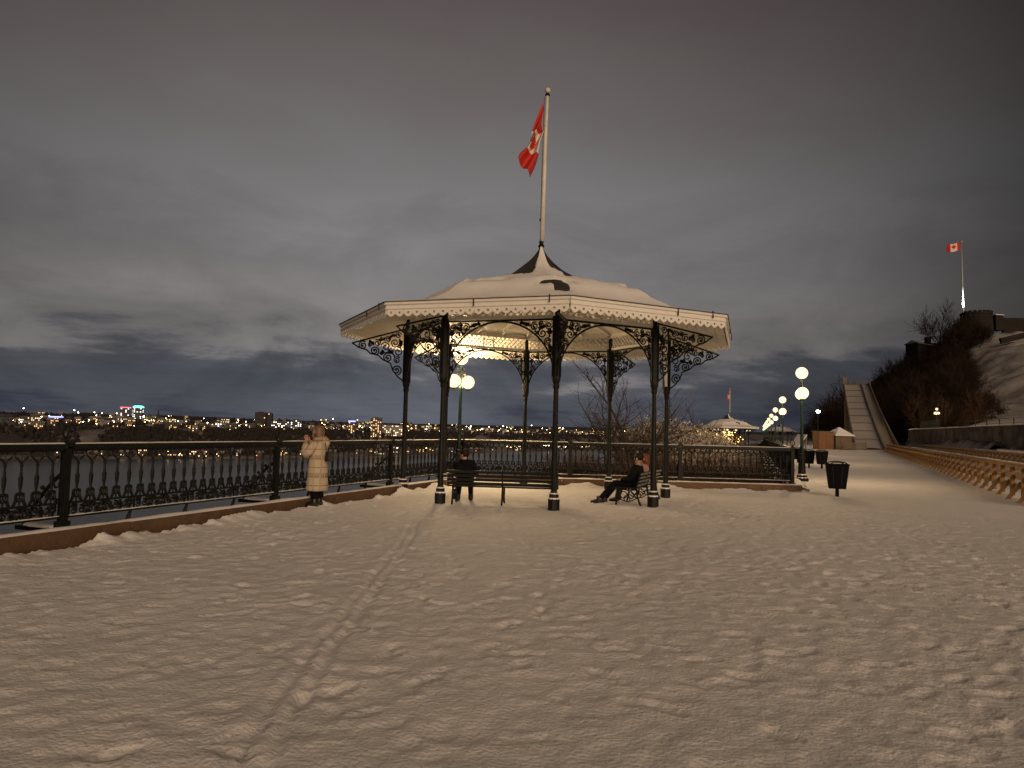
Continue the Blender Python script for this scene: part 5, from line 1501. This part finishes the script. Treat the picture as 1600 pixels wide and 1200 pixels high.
# ============================================================ FORTRESS ON THE HILL
c = at(1525, 490, 240); zt = c.z + .2
t = thing('stone_bastion', 'dark round stone bastion crowning the hill beside the fortress flag', 'fort', (c.x, 240, 0), 0)
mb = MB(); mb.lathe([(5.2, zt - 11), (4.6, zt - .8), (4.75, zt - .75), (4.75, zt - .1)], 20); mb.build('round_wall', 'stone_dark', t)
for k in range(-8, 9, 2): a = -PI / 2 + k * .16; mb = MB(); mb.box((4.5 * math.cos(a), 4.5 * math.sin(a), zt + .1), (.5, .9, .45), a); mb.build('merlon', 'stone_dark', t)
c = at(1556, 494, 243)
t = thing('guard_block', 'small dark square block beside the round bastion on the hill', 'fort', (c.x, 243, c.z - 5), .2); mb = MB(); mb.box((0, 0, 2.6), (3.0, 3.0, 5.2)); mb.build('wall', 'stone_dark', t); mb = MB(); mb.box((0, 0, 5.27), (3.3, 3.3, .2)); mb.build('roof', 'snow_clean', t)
mb = MB(); p, q = at(1566, 497, 246), at(1640, 497, 246); mb.bar((p.x, 246, p.z - 2.5), (q.x + 8, 246, q.z - 2.5), 1.2, 5)
tag(mb.build('rampart_wall', 'stone_dark'), 'low rampart wall running right from the hilltop bastion', 'wall')
p, q = at(1563, 530, 200), at(1640, 512, 200)
mb = MB(); mb.bar((p.x, 200, p.z - .5), (q.x, 200, q.z - .5), .8, 1.6); tag(mb.build('slope_parapet', 'stone_dark'), 'dark parapet of the path climbing the snowy slope', 'wall')
c = at(1447, 553, 232)
t = thing('fort_building', 'dark gabled fortress building with snowy roof and square chimney on the hillside', 'building', (c.x, 232, c.z - 5), .12)
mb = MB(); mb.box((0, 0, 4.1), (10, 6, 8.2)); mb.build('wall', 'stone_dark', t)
mb = MB(); mb.add([(-5.3, -3.3, 8.2), (5.3, -3.3, 6.9), (5.3, 3.3, 6.9), (-5.3, 3.3, 8.2), (-5.0, 0, 9.3), (5.3, 0, 7.6), (-5.3, -3.3, 8.0), (5.3, -3.3, 6.7), (5.3, 3.3, 6.7), (-5.3, 3.3, 8.0)], [(0, 1, 5, 4), (2, 3, 4, 5), (0, 4, 3), (1, 2, 5), (0, 6, 7, 1), (2, 8, 9, 3), (6, 9, 8, 7)]); ro = mb.build('roof', 'hill_snow', t)
mb = MB(); mb.box((.6, 0, 9.4), (1.4, 1.4, 2.2)); mb.build('chimney', 'stone_dark', ro)
# fortress flag on its floodlit mast
mat('mast_grey', (0.16, 0.16, 0.16), .5)
b0, b1 = at(1505, 489, 240), at(1502.5, 378, 240)
t = thing('flag_mast', 'tall thin mast on the hill, its foot lit bright white', 'flagpole', (b0.x, 240, b0.z - 2), 0)
mb = MB(); H = b1.z - b0.z + 2; mb.tube([(0, 0, 0), (0, 0, H * .35), (-.15, 0, H)], [.42, .16, .02], 8); mb.build('mast', 'pole_paint', t, smooth=True)
mb = MB(); mb.ball((-.15, 0, H + .15), .22, 8); mb.build('ball_finial', 'pole_paint', t)
def flying(s_, u):
    return Vector((-.2 - 5.0 * s_ + .15 * math.sin(s_ * 7), .5 * math.sin(s_ * 6 + u), -2.7 * u - 1.1 * s_ + .15 * math.sin(s_ * 8)))
f = flag_mesh(flying, 40, 22).build('flag', ['flag_red', 'flag_white'], None, (b0.x - .15, 240, b1.z - .1)); tag(f, 'red and white maple leaf flag flying from the mast above the hill', 'flag')
md = f.modifiers.new('thick', 'SOLIDIFY'); md.thickness = .03
fl = thing('floodlight', 'small floodlight at the foot of the hilltop flag mast', 'floodlight', (b0.x - 1.0, 235.0, b0.z - 1.6), 0)
mb = MB(); mb.box((0, 0, .25), (.4, .3, .3)); mb.build('housing', 'iron', fl)
sd_ = bpy.data.lights.new('mast_spot', 'SPOT'); sd_.energy = 40000; sd_.color = (.85, .93, 1.0); sd_.spot_size = R_(34); sd_.spot_blend = .6; sd_.shadow_soft_size = .1
so = bpy.data.objects.new('spot_lamp', sd_); C.objects.link(so); so.parent = fl; so.location = (0, 0, .5)
so.rotation_euler = (Vector((.3, 1.0, 9)) * -1).to_track_quat('-Z', 'Y').to_euler(); so.rotation_euler = Vector((1.0, 5.0, 5.5)).to_track_quat('-Z', 'Y').to_euler()
# white floodlight left of the slide
p = at(1278, 643, 128)
t = thing('floodlight_pole', 'bright white floodlight on a slender pole left of the toboggan slide', 'street lamp', (p.x, 128, 0), 0)
mb = MB(); mb.tube([(0, 0, 0), (0, 0, p.z)], [.09, .06], 8); mb.build('pole', 'iron', t); mb = MB(); mb.ball((0, -.1, p.z), .32, 10, sz=.7); mb.build('lamp_head', 'globe_white', t)

# ============================================================ FAR BANDSTANDS
g2 = at(1137, 690, 118)
s2 = copy_thing(stand, (g2.x, 118, -1.1), GPHI + .2, 'distant twin bandstand beyond the golden lit bushes')
for o in (pole0, flag0):
    c = copy_tree(o); c.location = (g2.x + .3, 118, 5.3); c.rotation_euler = (0, 0, .4)
    c['label'] = 'white flagpole on the distant bandstand beyond the lit bushes' if o is pole0 else 'tiny limp flag on the distant bandstand beyond the lit bushes'
g3 = at(1219, 690, 230)
copy_thing(stand, (g3.x, 230, -.6), GPHI + .3, 'farthest bandstand, its roof edge showing among the receding lamps')

# ============================================================ TOWN ACROSS THE RIVER
mat('brick_dark', (0.10, 0.055, 0.04), 0.9, noise=(.3, .5, (0.06, 0.04, 0.035)))
mat('render_pale', (0.10, 0.092, 0.09), 0.9, noise=(.3, .5, (0.06, 0.057, 0.057)))
mat('concrete_dark', (0.035, 0.036, 0.04), 0.9)
mat('roof_dark', (0.03, 0.03, 0.032), 0.8)
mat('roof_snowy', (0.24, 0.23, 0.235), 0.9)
mat('lit_warm', (.6, .4, .2), .5, emit=((1.0, .60, .24), 2.2))
mat('lit_yellow', (.6, .5, .3), .5, emit=((1.0, .78, .45), 2.6))
mat('lit_white', (.6, .6, .6), .5, emit=((.95, .98, 1.0), 3.0))
mat('lit_blue', (.3, .3, .6), .5, emit=((.20, .24, 1.0), 4.0))
mat('lit_teal', (.3, .6, .5), .5, emit=((.10, 1.0, .72), 4.0))
mat('lit_red', (.6, .1, .1), .5, emit=((1.0, .10, .12), 4.0))
mat('glass_dark', (0.012, 0.013, 0.016), .15)
mat('lamp_orange', (.9, .6, .3), .4, emit=((1.0, .52, .16), 16.0))
mat('lamp_yellow', (.9, .8, .5), .4, emit=((1.0, .78, .46), 18.0))
mat('lamp_white', (.9, .9, .9), .4, emit=((.95, 1.0, 1.0), 20.0))
r = random.Random(99)
def house_mesh(w, d, h, kind, seed):
    rr = random.Random(seed); mb = MB(); mats = [rr.choice(('brick_dark', 'render_pale')), rr.choice(('roof_dark', 'roof_snowy', 'roof_snowy')), rr.choice(('lit_warm', 'lit_yellow', 'lit_warm')), 'glass_dark']
    mb.box((0, 0, h / 2 - 2), (w, d, h + 4), m=0)
    if kind == 0:
        a, b_ = w / 2 + .4, d / 2 + .4; rh = d * .42
        mb.add([(-a, -b_, h), (a, -b_, h), (a, b_, h), (-a, b_, h), (-a, 0, h + rh), (a, 0, h + rh), (-a, -b_, h - .25), (a, -b_, h - .25), (a, b_, h - .25), (-a, b_, h - .25)], [(0, 1, 5, 4), (2, 3, 4, 5), (0, 4, 3), (1, 2, 5), (0, 6, 7, 1), (2, 8, 9, 3), (6, 9, 8, 7)], 1)
        mb.box((w * .25, 0, h + rh), (.9, .9, 1.8), m=0)
    else:
        mb.box((0, 0, h + .2), (w + .5, d + .5, .4), m=1); mb.box((w * .2, 0, h + 1.2), (w * .25, d * .3, 2.0), m=0)
    nx_, nz_ = max(2, int(w / 2.6)), max(1, int(h / 3))
    for i in range(nx_):
        for k in range(nz_):
            x = -w / 2 + (i + .5) * w / nx_; z = 1.4 + k * h / nz_ + .3
            mb.box((x, -d / 2 - .04, z), (1.2, .12, 1.5), m=2 if rr.random() < .34 else 3)
    return take(mb, mats), ('dark brick' if mats[0] == 'brick_dark' else 'grey walled', 'snowy' if mats[1] == 'roof_snowy' else 'dark')
HV = []
for i in range(14):
    k = 0 if i < 9 else 1
    w_, d_2, h_2 = (r.uniform(8, 13), r.uniform(7, 9), r.uniform(5.5, 8)) if k == 0 else (r.uniform(16, 30), r.uniform(10, 14), r.uniform(8, 13))
    HV.append((house_mesh(w_, d_2, h_2, k, i), k))
# index range of the shore that can be seen
def vis(p): return p.y > 100 and -.74 < p.x / p.y < .30
placed = 0; tries = 0; hs = []
while placed < 280 and tries < 9000:
    tries += 1
    u = r.uniform(18, 84); v = r.choice((r.uniform(150, 420), r.uniform(150, 800), r.uniform(14, 42) if r.random() < .4 else r.uniform(160, 600)))
    p = shore_pt(u, v)
    if not vis(p): continue
    if any((p.x - q[0]) ** 2 + (p.y - q[1]) ** 2 < 22 ** 2 for q in hs): continue
    (me, look), k = HV[r.randrange(14) if r.random() < .55 else r.randrange(9)]
    hs.append((p.x, p.y)); placed += 1
    o = inst('town_house' if k == 0 else 'town_block', me, None, (p.x, p.y, p.z), (0, 0, math.atan2(-p.x, p.y) + r.uniform(-.5, .5)))
    if k == 0: tag(o, 'small %s house with %s gabled roof %s across the river' % (look[0], look[1], 'at the waterside' if v < 50 else 'in the hilltop town'), 'house', 'gabled houses across the river')
    else: tag(o, '%s block with %s flat roof %s across the river' % (look[0], look[1], 'at the waterside' if v < 50 else 'in the hilltop town'), 'building', 'flat-roofed blocks across the river')
LM = []
for m_, rr_ in (('lamp_orange', .95), ('lamp_yellow', .85), ('lamp_white', .9), ('lamp_orange', .7), ('lamp_yellow', .65)):
    mb = MB(); mb.ball((0, 0, 8.6), rr_, 8, m=0, sz=.7); mb.tube([(0, 0, -2), (0, 0, 8.2)], .12, 5, m=1); LM.append(take(mb, [m_, 'iron']))
n = 0
while n < 290:
    u = r.uniform(18, 88); v = r.choice((r.uniform(6, 34), r.uniform(145, 380), r.uniform(150, 750), r.uniform(150, 900)))
    if v < 40 and r.random() < .5: continue
    p = shore_pt(u, v)
    if not vis(p): continue
    k = r.choice((0, 0, 1, 1, 1, 2, 3, 3, 4, 4)); n += 1
    s_ = (p.y / 1500) ** .8 * r.choice((.55, .75, .9, 1.2))
    o = inst('town_street_lamp', LM[k], None, tuple(p), None, (max(.6, s_),) * 3)
    tag(o, ('glowing white' if k == 2 else 'glowing yellowish' if k in (1, 4) else 'glowing orange') + ' street lamp in the town across the river', 'street lamp', 'street lamps across the river')

# landmark buildings
def block(name, label, x0, x1, yt, Y, depth, mats, lit=.3, floor=3.6, cat='building', crown=None, crown_h=2.5, yb=None, round_=False, winmat='lit_warm', fz=40):
    a, b_ = at(x0, yt, Y), at(x1, yt, Y); w_ = b_.x - a.x; H = a.z + fz
    t = thing(name, label, cat, ((a.x + b_.x) / 2, Y, -fz), math.atan2(-a.x, Y) * .6)
    mb = MB()
    if round_: mb.lathe([(w_ / 2, 0), (w_ / 2, H)], 16)
    else: mb.box((0, 0, H / 2), (w_, depth, H))
    mb.build('wall', mats, t)
    rr = random.Random(int(x0)); nx_ = max(3, int(w_ / 4.2)); top = H - 1
    k = 0
    while top - k * floor > H - fz - 4 and k < 30:
        for i in range(nx_):
            if rr.random() < lit:
                if round_: an = -PI + PI * (i + .5) / nx_; c_ = (w_ / 2 * math.cos(an), w_ / 2 * math.sin(an)); rz_ = an + PI / 2
                else: c_ = (-w_ / 2 + (i + .5) * w_ / nx_, -depth / 2 - .05); rz_ = 0
                mb = MB(); mb.box((c_[0], c_[1], top - k * floor - 1.2), (2.2, .4, 1.7), rz_); mb.build('window', winmat, t)
        k += 1
    if crown:
        mb = MB()
        if round_: mb.lathe([(w_ / 2 + .5, H), (w_ / 2 + .5, H + crown_h * .7), (w_ * .36, H + crown_h * 1.3)], 16)
        else: mb.box((0, 0, H + crown_h / 2), (w_ + .6, depth + .6, crown_h))
        mb.build('lit_crown', crown, t)
    mb = MB(); mb.box((0, 0, H + .3), (w_ * .5, depth * .5, 2.2)); mb.build('roof_hut', 'roof_dark', t)
    return t
block('tower_block', 'slim tower with a glowing red line along its roof across the river', 190, 203, 637, 1640, 14, 'render_pale', .28, crown='lit_red', crown_h=1.4, winmat='lit_white')
block('round_tower', 'round tower with a glowing teal crown across the river', 209, 224, 637, 1650, 16, 'render_pale', .55, crown='lit_teal', crown_h=3.4, round_=True, winmat='lit_white')
block('apartment_tower', 'dark unlit twin apartment block on the far skyline, taller half', 400, 416, 644, 1700, 20, 'concrete_dark', .01)
block('apartment_tower', 'dark unlit twin apartment block on the far skyline, shorter half', 416.5, 426, 645.5, 1716, 20, 'concrete_dark', .01)
block('orange_block', 'stepped building floodlit orange across the river', 580, 597, 653, 1650, 16, 'render_pale', .5, winmat='lit_warm')
block('orange_hall', 'wide low building glowing orange across the river', 306, 334, 661, 1480, 18, 'brick_dark', .8, winmat='lit_warm', fz=22)
block('white_hall', 'long low white lit hall across the river', 338, 362, 661, 1500, 20, 'roof_snowy', .5, winmat='lit_white', fz=22)
block('blue_sign_hall', 'low building with glowing blue sign across the river', 79, 96, 652, 1420, 14, 'render_pale', .35, crown='lit_blue', crown_h=2.2, winmat='lit_white', fz=24)
block('tall_office', 'office block with a vertical row of white lights across the river', 455, 472, 656, 1600, 14, 'render_pale', .4, winmat='lit_white')
block('school_block', 'grey institutional block with scattered lit windows across the river', 425, 452, 658, 1620, 16, 'render_pale', .3, winmat='lit_white')
block('blue_store', 'small store with a violet blue glowing front across the river', 545, 555, 659, 1600, 10, 'render_pale', .5, crown='lit_blue', crown_h=2.5)
block('warm_mill', 'broad mill building with rows of warm windows across the river', 236, 262, 662, 1450, 16, 'brick_dark', .6, winmat='lit_yellow', fz=22)
block('bright_mall', 'long bright yellowish shop row across the river', 598, 632, 664, 1700, 16, 'roof_snowy', .4, winmat='lit_yellow', fz=20)
block('waterfront_shed', 'low lit shed on the far river bank', 250, 290, 708, 1215, 12, 'brick_dark', .5, winmat='lit_warm', fz=57)
block('waterfront_station', 'pale ferry building at the water on the far river bank', 530, 600, 706, 1520, 14, 'render_pale', .4, winmat='lit_yellow', fz=57)
# church
c = at(247, 655, 1560)
t = thing('church', 'dark church with a sharp steeple on the far skyline', 'church', (c.x, 1560, -10), .3)
mb = MB(); mb.box((0, 0, c.z / 2 + 2), (7, 7, c.z + 22)); mb.build('tower', 'stone_dark', t)
mb = MB(); mb.lathe([(5.0, c.z + 12), (2.0, c.z + 20), (.1, c.z + 33)], 8); mb.build('spire', 'roof_dark', t)
mb = MB(); mb.box((16, 6, c.z / 2), (26, 14, c.z + 12)); mb.build('nave', 'stone_dark', t)
# three strong floodlights on the skyline
mb = MB(); mb.ball((0, 0, 0), 1.5, 8, sz=.6); mef = take(mb, 'lamp_white')
for i, (x_, y_) in enumerate(((37, 638), (116, 641), (122, 644.5))):
    p = at(x_, y_, 1800); t = thing('floodlight_mast', 'strong white floodlight on a mast above the far town', 'street lamp', (p.x, p.y, p.z - 25), 0, 'floodlight masts over the far town')
    inst('lamp_head', mef, t, (0, 0, 25)); mb = MB(); mb.tube([(0, 0, -10), (0, 0, 24)], .3, 5); mb.build('mast', 'iron', t)

# dark woods on the far bank and among the houses
mat('far_wood', (0.014, 0.012, 0.011), 1.0, noise=(.05, .5, (0.022, 0.018, 0.016)))
rg = np.random.RandomState(12)
mb = MB()
def clump(p, s_, h_):
    n_ = 6; vs = [(p.x + rg.uniform(-.3, .3) * s_, p.y, p.z + h_ * rg.uniform(.85, 1.15))]
    for zz, rr_ in ((.72, .7), (.35, 1.0), (-.1, .7)):
        for k in range(n_):
            a = 2 * PI * k / n_ + rg.uniform(-.3, .3); q = s_ * rr_ * rg.uniform(.6, 1.25)
            vs.append((p.x + q * math.cos(a), p.y + q * math.sin(a), p.z + h_ * (zz + rg.uniform(-.1, .1))))
    f = [(0, 1 + k, 1 + (k + 1) % n_) for k in range(n_)]
    for l in range(2):
        for k in range(n_): f.append((1 + l * n_ + k, 1 + (l + 1) * n_ + k, 1 + (l + 1) * n_ + (k + 1) % n_, 1 + l * n_ + (k + 1) % n_))
    mb.add(vs, f)
n = 0
while n < 7500:
    u = rg.uniform(15, 92); q = rg.rand()
    v = rg.uniform(58, 150) if q < .55 else rg.uniform(140, 1000)
    dens = float(fbm(np.array([u * .55]), np.array([v * .012]), 3, 71)[0])
    if q < .55 and dens < .36: n += 1; continue
    if q >= .55 and dens < .42: n += 1; continue
    p = shore_pt(u, v); n += 1
    if not vis(p): continue
    clump(p, rg.uniform(2.2, 5.0), rg.uniform(5, 10))
tag(mb.build('far_woods', 'far_wood'), 'dark woods on the far bank of the river', 'woods', kind='stuff')
